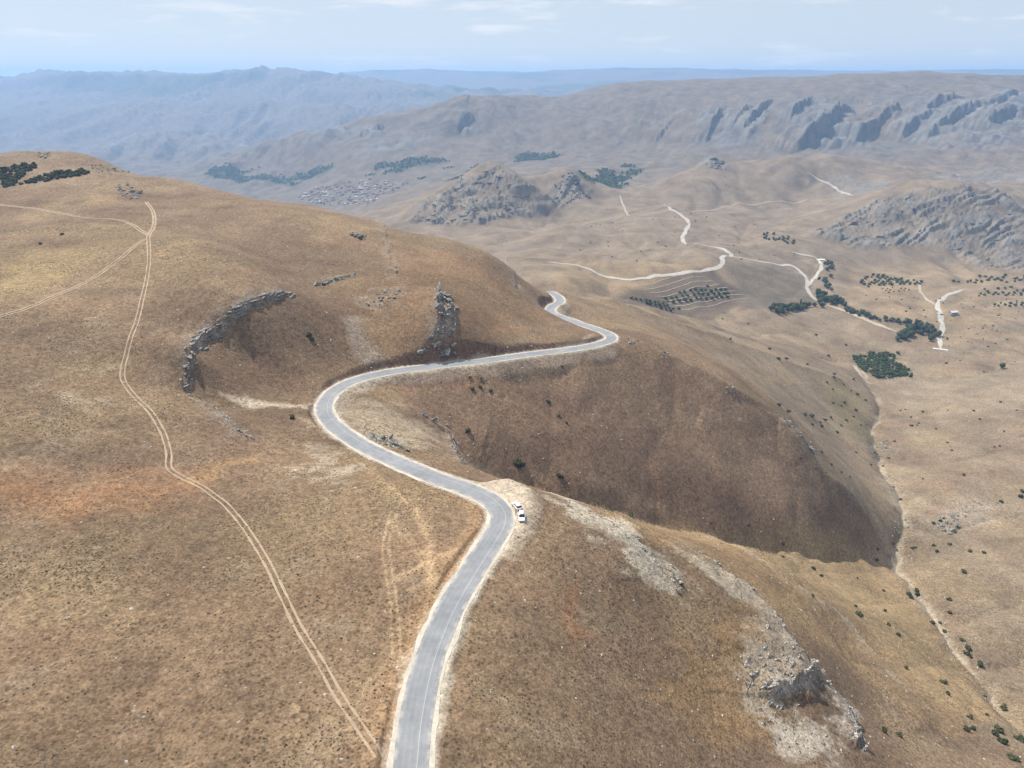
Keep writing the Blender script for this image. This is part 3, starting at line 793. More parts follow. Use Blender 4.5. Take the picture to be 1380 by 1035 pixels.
def asphalt_material():
    m, nt, b = new_mat('asphalt')
    pos = nn(nt, 'ShaderNodeNewGeometry').outputs['Position']
    ac = nn(nt, 'ShaderNodeAttribute', attribute_name='across').outputs['Fac']
    f = noise_node(nt, pos, 0.5, 6, 0.6); f2 = noise_node(nt, pos, 7.0, 3, 0.6)
    base = ramp(nt, f, 0.3, 0.7, (.195, .203, .214, 1), (.250, .257, .266, 1))
    grit = ramp(nt, f2, 0.3, 0.7, (0.85, 0.85, 0.85, 1), (1.12, 1.12, 1.12, 1))
    base = mixc(nt, 1.0, base, grit, 'MULTIPLY')
    # paving joint a third of the way across, faint wheel tracks
    w = nn(nt, 'ShaderNodeMath', operation='SINE')
    mul = nn(nt, 'ShaderNodeMath', operation='MULTIPLY'); mul.inputs[1].default_value = 17.0; nt.links.new(ac, mul.inputs[0]); nt.links.new(mul.outputs[0], w.inputs[0])
    wt = ramp(nt, w.outputs[0], 0.0, 1.0, (0.95, 0.95, 0.955, 1), (1.02, 1.02, 1.02, 1))
    base = mixc(nt, 1.0, base, wt, 'MULTIPLY')
    cmp_ = nn(nt, 'ShaderNodeMath', operation='COMPARE'); cmp_.inputs[1].default_value = -0.36; cmp_.inputs[2].default_value = 0.025; nt.links.new(ac, cmp_.inputs[0])
    base = mixc(nt, cmp_.outputs[0], base, (.33, .335, .34))
    f3 = noise_node(nt, pos, 0.09, 5, 0.62)
    base = mixc(nt, 1.0, base, ramp(nt, f3, .35, .65, (.84, .84, .84, 1), (1.12, 1.11, 1.09, 1)), 'MULTIPLY')
    edge = nn(nt, 'ShaderNodeMath', operation='ABSOLUTE'); nt.links.new(ac, edge.inputs[0])
    dusty = ramp(nt, edge.outputs[0], .72, 1.0)
    base = mixc(nt, mixc(nt, 1.0, dusty, ramp(nt, noise_node(nt, pos, .35, 4, .65), .42, .62), 'MULTIPLY'), base, (.42, .385, .335))
    nt.links.new(base, b.inputs['Base Color']); b.inputs['Roughness'].default_value = 0.85
    return m
def gravel_material(name, c0, c1, scale=1.5):
    m, nt, b = new_mat(name)
    pos = nn(nt, 'ShaderNodeNewGeometry').outputs['Position']
    f = noise_node(nt, pos, scale, 6, 0.68); f2 = noise_node(nt, pos, scale * 0.13, 3, 0.6)
    a = ramp(nt, f, 0.3, 0.7, (*c0, 1), (*c1, 1))
    t = ramp(nt, f2, 0.3, 0.7, (0.82, 0.82, 0.82, 1), (1.12, 1.12, 1.12, 1))
    nt.links.new(mixc(nt, 1.0, a, t, 'MULTIPLY'), b.inputs['Base Color']); b.inputs['Roughness'].default_value = 0.95
    bump(nt, b, f, 0.5, 0.08)
    return m
M_ASPH = asphalt_material()
M_SHLD = gravel_material('shoulder_gravel', (.37, .325, .262), (.55, .50, .42))
M_DIRT = gravel_material('dirt', (.30, .218, .14), (.41, .315, .215))
M_GRAV = gravel_material('valley_gravel', (.33, .30, .25), (.50, .46, .40), 0.25)
M_DUST = gravel_material('pale_dirt', (.33, .265, .195), (.43, .36, .275), 0.25)
rp = resample(road_pl, 1.2)
wob = lambda s, a: a * fbm(np.arange(len(rp)) * 1.2, np.arange(len(rp)) * 0.0 + s * 7.3, 11, 4, 50, .65)
rz2 = rp[:, 2] + CAM_Z
ribbon('road_shoulder', rp, [-4.0 + wob(1, 1.1), -3.3, -1.5, 0, 1.5, 3.3, 4.05 + wob(2, 1.1)], M_SHLD, -0.06, 'pale gravel shoulders along both edges of the tarred road', z_from=rz2)
ribbon('road', rp, [-3.12 + wob(3, .3), -2.3, -1.5, -0.75, 0, 0.75, 1.5, 2.3, 3.12 + wob(4, .3)], M_ASPH, 0.0, 'grey asphalt road winding along the ridge', z_from=rz2)

def track(name, px, width, label, mat=M_DIRT, ruts=True, step=0.6, lift=0.05, rw=.26):
    pl = resample(catmull(cast_many(px), step * 2), step)
    if ruts:
        for s in (-1, 1):
            k = np.arange(len(pl)) * step
            jit = 0.10 * fbm(k, k * 0 + s, 7, 2, 55)
            g = 0.5 * (width - 0.62)
            w = rw + 0.20 * fbm(k, k * 0 + 3 * s, 5, 2, 57)
            ribbon(name, pl, [s * g - w + jit, s * g + jit, s * g + w + jit], mat, lift, label)
    else:
        k = np.arange(len(pl)) * step
        tp = np.minimum(1, .25 + np.minimum(k, k[::-1]) / (width * 4)); 
        ribbon(name, pl, [-width / 2 * tp * (.85 + .6 * fbm(k, k * 0, width * 3.5, 3, 58)), -width / 4 * tp, 0, width / 4 * tp, width / 2 * tp * (.85 + .6 * fbm(k, k * 0 + 9, width * 3.5, 3, 59))], mat, lift, label)
    return pl
track('dirt_track', [(512,1022),(487,983),(455,935),(430,890),(402,845),(380,800),(358,755),(335,718),(306,682),(275,658),(243,642),(228,630),(227,608),(218,580),(200,552),(178,530),(166,512),(166,495),
       (172,470),(182,440),(190,410),(197,380),(201,345),(200,318)], 2.1, 'twin-rut dirt track across the brown hillside')
track('dirt_track', [(200,318),(208,300),(206,285),(197,272)], 2.1, 'short faint dirt track climbing from the track junction towards the hilltop', lift=0.10, rw=.42)
track('dirt_track', [(200,317),(178,303),(155,296),(120,294),(90,289),(45,281),(-10,275)], 2.2, 'dirt track branching away below the green shrubs on the hilltop', lift=0.12, rw=.42)
track('dirt_track', [(196,322),(170,342),(140,365),(100,388),(50,410),(-10,430)], 2.2, 'faint dirt track running off downhill from the track junction', lift=0.10, rw=.38)
track('gravel_road', [(738,353),(775,357),(805,369),(842,377),(875,374),(905,370),(940,366),(962,362),(974,355),(973,347),(985,345),(978,338),(960,333),(935,328),(920,324),(924,312),(928,300),(915,288),(903,281),(895,276)], 8.5,
      'pale gravel road zigzagging up the main valley', M_GRAV, False, 3.0, 0.35)
track('gravel_road', [(985,346),(1010,350),(1035,354),(1062,357),(1078,366),(1088,378),(1087,388),(1097,402),(1110,410)], 7.0, 'pale gravel road following the stream below the zigzag', M_GRAV, False, 3.0, 0.35)
track('gravel_road', [(1110,410),(1140,420),(1165,430),(1190,440),(1208,447)], 7.0, 'gravel stream bed and track beside the line of trees', M_DUST, False, 3.0, 0.35)
track('gravel_road', [(1268,470),(1266,455),(1270,442),(1268,430),(1263,415),(1266,405),(1278,397),(1300,390)], 7.0, 'pale gravel road climbing past the white farmhouse', M_GRAV, False, 3.0, 0.3)
track('gravel_road', [(1240,380),(1240,392),(1247,402),(1259,411)], 5.0, 'narrow gravel spur joining the farmhouse road', M_DUST, False, 3.0, 0.3)
track('gravel_road', [(1088,388),(1100,372),(1107,362),(1102,350),(1085,344),(1068,340)], 6.0, 'gravel lane beside the small white pool in the valley', M_GRAV, False, 3.0, 0.4)
track('gravel_road', [(1088,232),(1105,243),(1125,253),(1150,264)], 7.0, 'straight pale track on the low hill below the cliffs', M_DUST, False, 5.0, 0.6)
track('gravel_road', [(925,283),(985,278),(1040,272),(1090,268)], 4.5, 'thin pale track along the foot of the low hill', M_DUST, False, 5.0, 0.6)
track('gravel_road', [(835,262),(838,272),(842,282),(848,292)], 5.0, 'thin winding track near the gorge', M_DUST, False, 5.0, 0.6)
track('gravel_road', [(1157,500),(1152,493),(1160,505),(1175,518)], 5.0, 'bare earth path beside the square orchard', M_DUST, False, 2.0, 0.2)


# ------------------------------------------------------------------ things: helpers
random.seed(4)
def tag(o, label, cat, group=None):
    o['label'] = label; o['category'] = cat
    if group: o['group'] = group
    return o
def empty(name, loc, rz=0):
    o = bpy.data.objects.new(name, None); C.objects.link(o); o.empty_display_size = 1.0
    o.location = loc; o.rotation_euler = (0, 0, rz)
    return o
def put(name, me, loc=(0, 0, 0), rot=(0, 0, 0), scl=(1, 1, 1), parent=None):
    o = bpy.data.objects.new(name, me); C.objects.link(o)
    o.parent = parent; o.location = loc; o.rotation_euler = rot; o.scale = scl
    return o
def bm_mesh(name, bm, mats, smooth_=False):
    me = bpy.data.meshes.new(name); bm.to_mesh(me); bm.free()
    for m in (mats if isinstance(mats, (list, tuple)) else [mats]): me.materials.append(m)
    if smooth_: me.polygons.foreach_set('use_smooth', [True] * len(me.polygons))
    return me
def in_poly(pts_px, spacing, jitter=1.0, rng=None, angle=0.0, limit=None):
    """ground points spread over an area given by its outline in photo pixels"""
    rng = rng or random
    w = cast_many(pts_px); x0, y0 = w[:, 0].min(), w[:, 1].min(); x1, y1 = w[:, 0].max(), w[:, 1].max()
    c, s_ = math.cos(angle), math.sin(angle); cx, cy = (x0 + x1) / 2, (y0 + y1) / 2
    R = math.hypot(x1 - x0, y1 - y0) / 2 + spacing
    out = []
    m = int(R / spacing) + 1
    for i in range(-m, m + 1):
        for j in range(-m, m + 1):
            a = i * spacing + rng.uniform(-.5, .5) * spacing * jitter; b = j * spacing + rng.uniform(-.5, .5) * spacing * jitter
            x = cx + a * c - b * s_; y = cy + a * s_ + b * c
            ins = False
            for k in range(len(w)):
                ax, ay = w[k, :2]; bx, by = w[(k + 1) % len(w), :2]
                if (ay > y) != (by > y) and x < (bx - ax) * (y - ay) / (by - ay) + ax: ins = not ins
            if ins: out.append((x, y))
    if limit and len(out) > limit: out = rng.sample(out, limit)
    return out
import bmesh
def simple_mat(name, c0, c1, scale, rough=0.9, bumps=0.0, dist=0.05, obj_random=0.0):
    m, nt, b = new_mat(name)
    pos = nn(nt, 'ShaderNodeNewGeometry').outputs['Position']
    f = noise_node(nt, pos, scale, 5, 0.65)
    col = ramp(nt, f, 0.32, 0.68, (*c0, 1), (*c1, 1))
    if obj_random:
        oi = nn(nt, 'ShaderNodeObjectInfo').outputs['Random']
        col = mixc(nt, 1.0, col, ramp(nt, oi, 0, 1, (1 - obj_random,) * 3 + (1,), (1 + obj_random,) * 3 + (1,)), 'MULTIPLY')
    nt.links.new(col, b.inputs['Base Color']); b.inputs['Roughness'].default_value = rough
    b.inputs['Specular IOR Level'].default_value = 0.15
    if bumps: bump(nt, b, f, bumps, dist)
    return m
def rock_mat(name, c0, c1, sc, rnd):
    m, nt, b = new_mat(name)
    pos = nn(nt, 'ShaderNodeNewGeometry').outputs['Position']
    f = noise_node(nt, pos, sc, 7, 0.7)
    mp = nn(nt, 'ShaderNodeMapping'); mp.inputs['Scale'].default_value = (1, 1, 2.4); nt.links.new(pos, mp.inputs['Vector'])
    v = nn(nt, 'ShaderNodeTexVoronoi', feature='DISTANCE_TO_EDGE'); v.inputs['Scale'].default_value = sc * 1.3; nt.links.new(mp.outputs[0], v.inputs['Vector'])
    cr = ramp(nt, v.outputs['Distance'], .02, .12, (.35, .34, .33, 1), (1, 1, 1, 1))
    col = mixc(nt, 1.0, ramp(nt, f, .34, .66, (*c0, 1), (*c1, 1)), cr, 'MULTIPLY')
    oi = nn(nt, 'ShaderNodeObjectInfo').outputs['Random']
    col = mixc(nt, 1.0, col, ramp(nt, oi, 0, 1, (1 - rnd,) * 3 + (1,), (1 + rnd,) * 3 + (1,)), 'MULTIPLY')
    nt.links.new(col, b.inputs['Base Color']); b.inputs['Roughness'].default_value = .95; b.inputs['Specular IOR Level'].default_value = .1
    h = nn(nt, 'ShaderNodeMath', operation='ADD'); nt.links.new(f, h.inputs[0]); nt.links.new(cr, h.inputs[1])
    bump(nt, b, h.outputs[0], 1.0, .3 / sc)
    return m
M_ROCK = rock_mat('limestone', (.24, .225, .20), (.50, .47, .42), 0.75, .2)
M_ROCKF = rock_mat('far_limestone', (.14, .134, .124), (.31, .295, .27), 0.16, .15)
M_LEAF = simple_mat('shrub_leaves', (.036, .045, .018), (.085, .092, .042), 1.2, 0.8, 0, 0, 0.25)
M_ORCH = simple_mat('orchard_leaves', (.040, .062, .020), (.095, .125, .046), 0.8, 0.8, 0, 0, 0.25)
M_TREE = simple_mat('tree_leaves', (.036, .054, .020), (.092, .112, .044), 0.5, 0.8, 0, 0, 0.3)
M_WILLOW = simple_mat('willow_leaves', (.050, .070, .038), (.095, .115, .068), 0.5, 0.8, 0, 0, 0.2)
M_GROVE = simple_mat('grove_leaves', (.060, .085, .050), (.095, .120, .072), 0.05)
M_BARK = simple_mat('bark', (.07, .05, .035), (.14, .105, .075), 3.0)

# ------------------------------------------------------------------ rocks
def boulder_mesh(k, mat):
    r = random.Random(100 + k)
    bm = bmesh.new()
    for _ in range(13):
        v = [r.gauss(0, 1) for _ in range(3)]
        l = math.sqrt(sum(c * c for c in v)) + 1e-6
        q_ = r.uniform(0.8, 1.05)
        bm.verts.new((v[0] / l * q_, v[1] / l * q_ * 0.8, max(-0.45, v[2] / l * q_ * 0.75)))
    res = bmesh.ops.convex_hull(bm, input=bm.verts)
    junk = list({g for g in res['geom_interior'] + res['geom_unused'] if isinstance(g, bmesh.types.BMVert)})
    bmesh.ops.delete(bm, geom=junk, context='VERTS')
    return bm_mesh('boulder', bm, mat)
BOULD = [boulder_mesh(k, M_ROCK) for k in range(9)]
BOULF = [boulder_mesh(k + 20, M_ROCKF) for k in range(9)]
def outcrop(label, places, smin, smax, meshes=BOULD, flat=0.7, sink=0.25, tilt=0.35, yaw=None, group=None, dip=0.0, cat='rock outcrop'):
    if not places: return
    ax = sum(p[0] for p in places) / len(places); ay = sum(p[1] for p in places) / len(places)
    bx, by = min(places, key=lambda p: (p[0] - ax) ** 2 + (p[1] - ay) ** 2)[:2]
    base = (bx, by, float(zz(bx, by)))
    e = tag(empty('rock_outcrop', base), label, cat, group)
    for p in places:
        x, y = p[:2]
        s_ = smin * (smax / smin) ** (random.random() ** 1.7)
        z = float(zz(x, y)) + s_ * flat * (0.30 - sink)
        rz = p[2] + random.gauss(0, .13) if len(p) > 2 else random.uniform(0, 6.28) if yaw is None else yaw + random.gauss(0, .22)
        lo_ng = random.uniform(1.5, 3.0) if (len(p) > 2 or yaw is not None) else random.uniform(.8, 1.5)
        if meshes is BOULF and yaw is not None: lo_ng *= 1.7
        put('boulder', random.choice(meshes), (x - base[0], y - base[1], z - base[2]), (random.gauss(dip, tilt), random.gauss(0, tilt), rz),
            (s_ * lo_ng, s_ * random.uniform(.7, 1.1), s_ * flat * random.uniform(.7, 1.2)), e)
    return e
def along(k, count, spread, side=0.0):
    pl = scarp_pl[k]; out = []; tg = np.gradient(pl[:, :2], axis=0)
    for q_ in range(count):
        i = int((q_ + random.random()) / count * (len(pl) - 1))
        i = int(min(max(i, len(pl) * .04), len(pl) * .96))
        out.append((pl[i, 0] + random.gauss(0, spread), pl[i, 1] + random.gauss(0, spread), math.atan2(tg[i, 1], tg[i, 0])))
    return out
def off_road(pts, d=6.0):
    return [p for p in pts if np.min(np.hypot(road_pl[:, 0] - p[0], road_pl[:, 1] - p[1])) > d]
outcrop('long curved grey cliff band crossing the brown hillside above the bowl', along(0, 170, .8), .5, 1.7, tilt=.07, sink=.25, flat=.5)
outcrop('scatter of small rocks on the tail of the curved cliff band', along(5, 40, 1.2), .3, 1.1)
outcrop('broken white rock edge along the right rim of the near ridge', along(1, 110, .9), .35, 1.5, tilt=.2, sink=.35)
outcrop('dark hollowed ledge in the white rock on the near ridge rim', along(2, 34, 1.2), .4, 1.3, tilt=.2, sink=.35)
outcrop('tall dark rock rib standing directly above the cut bank of the road', off_road(along(3, 40, 1.6) + along(4, 40, 1.8) + in_poly([(556,480),(570,460),(586,440),(590,400),(600,395),(608,410),(606,440),(604,476),(590,484)], 2.3, 1, limit=110), 7), .7, 2.6, flat=.9, tilt=.35, sink=.3)
outcrop('low grey rock knob on the inside of the first bend', off_road(along(6, 40, 1.2)), .5, 1.7)
outcrop('pale rocky lip at the head of the side ravine', off_road(along(7, 45, 1.2)), .4, 1.6)
outcrop('flat white rock slabs on the ridge next to the lay-by', off_road(along(8, 70, 2.0), 9), .3, 1.1, flat=.35)
outcrop('broken white ledges on the bulge of the near ridge rim', in_poly([(995,885),(1038,842),(1068,868),(1100,902),(1108,925),(1060,932),(1005,930)], 2.6, 1, limit=110), .35, 1.3, flat=.5, sink=.3, tilt=.25, yaw=.9)
outcrop('white stones strewn below the hollowed ledge', in_poly([(1025,942),(1060,948),(1110,985),(1140,1015),(1050,1015),(1018,965)], 2.6, 1, limit=90), .25, .9, flat=.5, sink=.3, tilt=.25, yaw=.9)
outcrop('short grey ledge high on the hill left of the boulder field', along(9, 26, .8), .6, 1.8)
outcrop('narrow dark rock spine near the crest of the hill', along(10, 30, .9), .7, 2.2)
outcrop('jagged rocks where the hill crest drops to the far road', along(11, 36, 1.2), .8, 3.0)
outcrop('row of pale boulders on the lower end of the middle spur', along(27, 34, 1.4), .7, 2.6)
outcrop('grey boulder field on the slope above the road', in_poly([(482,408),(520,388),(538,392),(530,408),(500,420)], 3.0, 1, limit=55), .5, 2.0)
outcrop('lone overhanging grey rock on the grassy hilltop slope', in_poly([(470,312),(488,314),(497,322),(480,325)], 2.2, 1, limit=16), 1.0, 3.4)
outcrop('tumbled grey rocks below the green shrubs on the hilltop', in_poly([(155,248),(175,246),(188,262),(186,270),(168,270)], 3.4, 1, limit=45), .8, 2.6)
outcrop('small dark crag on the skyline of the left hill', in_poly([(318,261),(340,262),(356,271),(335,271)], 2.6, 1, limit=24), .8, 2.6)
outcrop('grey rocks on the summit of the left hill', in_poly([(45,206),(72,206),(66,214),(50,213)], 3.0, 1, limit=22), .8, 2.2)
outcrop('grey rocks on the shoulder right of the hilltop shrubs', in_poly([(120,222),(150,226),(176,233),(150,236),(130,232)], 4.0, 1, limit=30), .7, 2.2)
outcrop('group of pale boulders just past the far road bend', in_poly([(838,456),(858,458),(858,465),(842,464)], 1.6, 1, limit=12), .7, 2.2)
outcrop('two pale boulders below the far bend on the spur crest', in_poly([(885,472),(902,474),(903,484),(888,482)], 2.4, 1, limit=8), .7, 2.2)
outcrop('dark boulder pair part way down the spur crest', in_poly([(975,522),(990,524),(992,532),(978,530)], 2.0, 1, limit=6), .9, 2.4)
outcrop('big brown boulders heaped on the right bank of the ravine', in_poly([(1254,705),(1268,688),(1292,690),(1298,715),(1270,722)], 4.0, 1, limit=45), .9, 3.4)
outcrop('chain of pale rocks curving up from the ravine boulders', in_poly([(1290,690),(1310,672),(1345,670),(1348,680),(1318,682),(1296,700)], 3.2, 1, limit=40), .5, 1.7)
outcrop('rocks choking the narrow of the ravine', in_poly([(1168,598),(1195,592),(1202,602),(1182,622),(1172,612)], 3.8, 1, limit=40), .7, 2.6)
outcrop('white stones in the ravine bed at the tip of the spur', in_poly([(1200,690),(1230,690),(1232,722),(1200,730)], 4.0, 1, limit=45), .5, 1.8)
outcrop('white stones in the upper ravine beside dark shrubs', in_poly([(1300,860),(1325,880),(1345,905),(1325,905),(1300,885)], 3.2, 1, limit=30), .4, 1.4)
outcrop('split dark rock at the low end of the white rim', in_poly([(1145,975),(1165,985),(1165,1012),(1150,1005)], 1.6, 1, limit=22), .5, 1.6)
outcrop('brown rubble of ruined walls beside the farmhouse road', in_poly([(1285,438),(1325,436),(1345,442),(1345,450),(1290,450)], 6.0, 1, limit=50), .7, 2.4, cat='rubble')
outcrop('stones scattered along the reddish bank near the farm', in_poly([(1290,462),(1340,460),(1350,475),(1300,474)], 7.0, 1, limit=40), .6, 2.0)
def on_rock(pts, m_):
    pts = [p for p in pts if float(hgt(p[0], p[1], ROCK)) > .35]
    return random.sample(pts, min(m_, len(pts)))
outcrop('tilted grey slabs of the rocky hill on the right', on_rock(in_poly([(1095,312),(1135,293),(1200,266),(1262,254),(1330,260),(1378,282),(1378,356),(1340,358),(1290,342),(1230,332),(1150,332)], 7.0, 1), 190), .9, 4.6, BOULF, .6, .35, .12, yaw=.52, dip=-.25)
outcrop('grey slabs of the pointed crag beside the gorge', on_rock(in_poly([(550,298),(610,254),(650,230),(668,226),(720,262),(705,288),(650,302),(600,302)], 8.0, 1), 170), 1.0, 5.0, BOULF, .6, .35, .12, yaw=.52, dip=-.25)
outcrop('steep grey rocks across the gorge from the pointed crag', in_poly([(738,264),(750,244),(765,232),(798,262),(790,271),(745,272)], 13.0, 1, limit=90), 3, 10.0, BOULF, .8, .3, .3)
outcrop('dark rock knob on the low hill below the plateau', in_poly([(950,221),(958,213),(973,217),(976,227),(960,230)], 12.0, 1, limit=40), 3, 10.0, BOULF, .8, .3, .3)

# ------------------------------------------------------------------ shrubs and trees
def foliage_mesh(name, k, mat, n_leaf, shape, leaf, core=0.72):
    """leaf-sized faces spread through an uneven crown; shape(r) gives a point and its outward direction"""
    r = random.Random(500 + k)
    bm = bmesh.new()
    lobes = [(r.uniform(-.45, .45), r.uniform(-.45, .45), r.uniform(.3, .75), r.uniform(.35, .6)) for _ in range(7)]
    for _ in range(n_leaf):
        lx, ly, lz, lr = r.choice(lobes)
        v = np.array([r.gauss(0, 1), r.gauss(0, 1), r.gauss(0, 1)]); v /= np.linalg.norm(v)
        rad = lr * r.uniform(.65, 1.05)
        c = np.array([lx, ly, lz]) + v * rad
        if c[2] < 0.02: c[2] = r.uniform(.02, .15)
        c = c * np.array(shape)
        t = np.cross(v, [r.gauss(0, 1) for _ in range(3)]); t /= np.linalg.norm(t) + 1e-6
        u = np.cross(v, t) + v * r.uniform(-.4, .4)
        s_ = leaf * r.uniform(.6, 1.4)
        bm.faces.new([bm.verts.new(c + t * s_), bm.verts.new(c - t * s_ * .5 + u * s_), bm.verts.new(c - t * s_ * .5 - u * s_)])
    for lx, ly, lz, lr in lobes:
        g = bmesh.ops.create_icosphere(bm, subdivisions=1, radius=lr * core)
        for v in g['verts']:
            v.co = ((v.co.x + lx) * shape[0], (v.co.y + ly) * shape[1], max(0.0, v.co.z + lz) * shape[2])
    return bm_mesh(name, bm, mat)
SHRUB = [foliage_mesh('shrub', k, M_LEAF, 130, (1, 1, .8), .20) for k in range(4)]
ORCH = [foliage_mesh('orchard_tree', 10 + k, M_ORCH, 120, (1, 1, 1.15), .20) for k in range(4)]
CROWN = [foliage_mesh('crown', 20 + k, M_TREE, 420, (1, 1, 1.5), .15) for k in range(4)]
CROWNW = [foliage_mesh('crown', 30 + k, M_WILLOW, 420, (1, 1, 1.2), .15) for k in range(3)]
POPL = [foliage_mesh('crown', 40 + k, M_TREE, 420, (.42, .42, 2.6), .13) for k in range(2)]
def trunk_mesh(k):
    r = random.Random(700 + k); bm = bmesh.new()
    def limb(p0, p1, r0, r1, sides=6):
        p0, p1 = np.array(p0, float), np.array(p1, float); d = p1 - p0; d /= np.linalg.norm(d)
        a = np.cross(d, [0.3, 1, 0.1]); a /= np.linalg.norm(a); b = np.cross(d, a)
        rings = []
        for p, rr in ((p0, r0), ((p0 + p1) / 2 + a * r0 * .4, (r0 + r1) / 2), (p1, r1)):
            rings.append([bm.verts.new(p + (a * math.cos(t) + b * math.sin(t)) * rr) for t in np.linspace(0, 2 * np.pi, sides, endpoint=False)])
        for q0, q1 in zip(rings, rings[1:]):
            for i in range(sides): bm.faces.new([q0[i], q0[(i + 1) % sides], q1[(i + 1) % sides], q1[i]])
    limb((0, 0, -.1), (.02, .01, .75), .085, .055)
    for q_ in range(4):
        t = q_ * 1.6 + r.uniform(0, .6)
        limb((0, 0, .35 + .1 * q_), (.4 * math.cos(t), .4 * math.sin(t), .8 + .12 * q_), .045, .015, 5)
    return bm_mesh('trunk', bm, M_BARK)
TRUNK = [trunk_mesh(k) for k in range(3)]
def shrub(x, y, s_, label, group, meshes=SHRUB, name='shrub', cat='shrub'):
    o = put(name, random.choice(meshes), (x, y, float(zz(x, y)) - .06 * s_), (0, 0, random.uniform(0, 6.28)), (s_ * random.uniform(.85, 1.2), s_ * random.uniform(.85, 1.2), s_ * random.uniform(.8, 1.15)))
    return tag(o, label, cat, group)
def tree(x, y, s_, label, group, crowns=CROWN, name='tree', lift=.28):
    e = tag(empty(name, (x, y, float(zz(x, y))), random.uniform(0, 6.28)), label, 'tree', group)
    put('trunk', random.choice(TRUNK), (0, 0, 0), (0, 0, 0), (s_, s_, s_), e)
    put('crown', random.choice(crowns), (0, 0, s_ * lift), (0, 0, random.uniform(0, 6.28)), (s_ * random.uniform(.9, 1.15), s_ * random.uniform(.9, 1.15), s_ * random.uniform(.85, 1.15)), e)
    return e
def shrubs_at(px, label, group, s0=1.0, s1=1.5):
    for (x, y, z) in cast_many(px): shrub(x, y, random.uniform(s0, s1) * 1.2, label, group)
c8 = lambda l: [(920 + a / 3, 690 + b / 3) for a, b in l]
c6 = lambda l: [(920 + a / 3, 380 + b / 3) for a, b in l]
c5 = lambda l: [(400 + a / 3, 360 + b / 3) for a, b in l]
shrubs_at(c8([(114,43),(265,55),(405,132),(405,182),(530,232),(560,260),(707,268),(813,320),(700,384),(817,402),(833,458),(525,340),(870,498),(905,635),(1071,737),(1220,747),(1145,882),(1175,880),(875,905),(812,887),(1162,832),(1228,822)]),
          'dark green shrub dotted on the pale flank of the near ridge', 'shrubs on the flank of the near ridge', .8, 1.3)
shrubs_at(c8([(710,419),(1052,690)]), 'larger dark shrub casting a shadow on the flank of the near ridge', 'larger shrubs on the flank of the near ridge', 1.6, 1.9)
shrubs_at(c8([(1298,802),(1294,790),(1275,887),(1262,900),(1293,932),(1365,922),(1340,1000)]), 'big dark shrub at the upper end of the ravine', 'big shrubs at the upper ravine', 1.5, 2.1)
shrubs_at(c8([(1130,520),(1060,485),(1165,587),(1155,557),(1150,575),(923,347),(943,320),(915,335),(945,335),(1010,452),(1040,448),(1200,620),(783,197),(790,152),(850,130)]), 'dark shrub growing along the ravine bed', 'shrubs along the ravine bed', 1.1, 1.8)
shrubs_at(c8([(940,144),(928,147),(1110,62),(1040,37),(1015,47),(1100,85),(1013,137),(1026,162),(1160,162),(1217,167),(1080,132),(1080,410),(1075,355),(1135,245)]), 'shrub on the right bank of the ravine among the brown boulders', 'shrubs on the right bank boulders', 1.0, 1.9)
shrubs_at(c6([(192,232),(350,272),(388,313),(418,313),(505,335),(160,150),(265,170),(590,300),(660,255),(540,215)]), 'small dark shrub in the gully below the terraced orchard', 'shrubs in the gully below the terraces', 1.3, 1.9)
shrubs_at(c6([(583,408),(612,375),(612,388),(650,415),(690,395),(607,435),(607,490),(388,500),(425,528),(560,585),(525,580),(495,540),(625,610),(680,440),(655,490),(520,545),(575,560),(640,500),(700,520),(660,560),(705,455),(740,480),(600,550),(640,580),(690,545),(720,580),(555,570)]),
          'olive green shrub on the slope left of the ravine mouth', 'shrubs left of the ravine mouth', 1.1, 2.0)
shrubs_at(c6([(922,547),(948,580),(955,572),(900,517),(970,525),(1072,520),(1175,522),(1200,555),(1025,595),(1260,668),(1282,665),(1087,682),(970,797),(1070,650),(1350,520),(1300,605),(1135,782),(1285,487),(880,520),(925,582)]),
          'shrub dotted on the pale slope right of the ravine', 'shrubs right of the ravine', .9, 1.6)
shrubs_at(c6([(775,690),(832,712),(810,745),(675,790),(560,690),(477,715),(530,912),(600,740),(640,770),(855,645),(760,740),(700,690),(850,830),(880,880)]), 'shrub on the lower end of the middle spur', 'shrubs on the lower spur', .8, 1.4)
shrubs_at(c6([(1287,890),(1375,850),(1365,870)]), 'big dark shrub near the chain of pale rocks', 'big shrubs near the chain of rocks', 1.6, 2.2)
shrubs_at(c5([(745,450),(700,447),(1073,405),(1016,547),(1060,602),(1093,632),(710,495),(742,487),(783,503)]), 'small dark shrub on the shaded face below the road', 'shrubs on the face below the road', .8, 1.2)
shrubs_at(c5([(690,665),(890,798),(912,804),(902,808),(1070,852),(1060,845)]), 'dark shrub in the bed of the side ravine', 'shrubs in the side ravine', 1.3, 2.0)
shrubs_at([(449.0,523.0)][:0] + c5([(1350,1006)]), 'single dark shrub on the ridge beyond the parked cars', 'single shrub beyond the cars', 1.1, 1.3)
shrubs_at([(416,453),(421,459)], 'dark shrub inside the grassy bowl below the cliff band', 'shrubs in the bowl', .9, 1.5)
shrubs_at([(393,564)], 'lone dark shrub beside the pale gully before the bend', 'lone shrub by the gully', 1.2, 1.4)
shrubs_at([(84,316),(54,329)], 'tiny dark shrub on the upper grass between the dirt tracks', 'shrubs between the tracks', .9, 1.1)
for (x, y) in in_poly([(800,300),(1060,300),(1080,345),(990,350),(960,335),(820,365),(770,340)], 34, 1, limit=45): shrub(x, y, random.uniform(1.2, 2.2), 'tiny dark shrub dotted on the open floor of the main valley', 'shrubs on the valley floor')
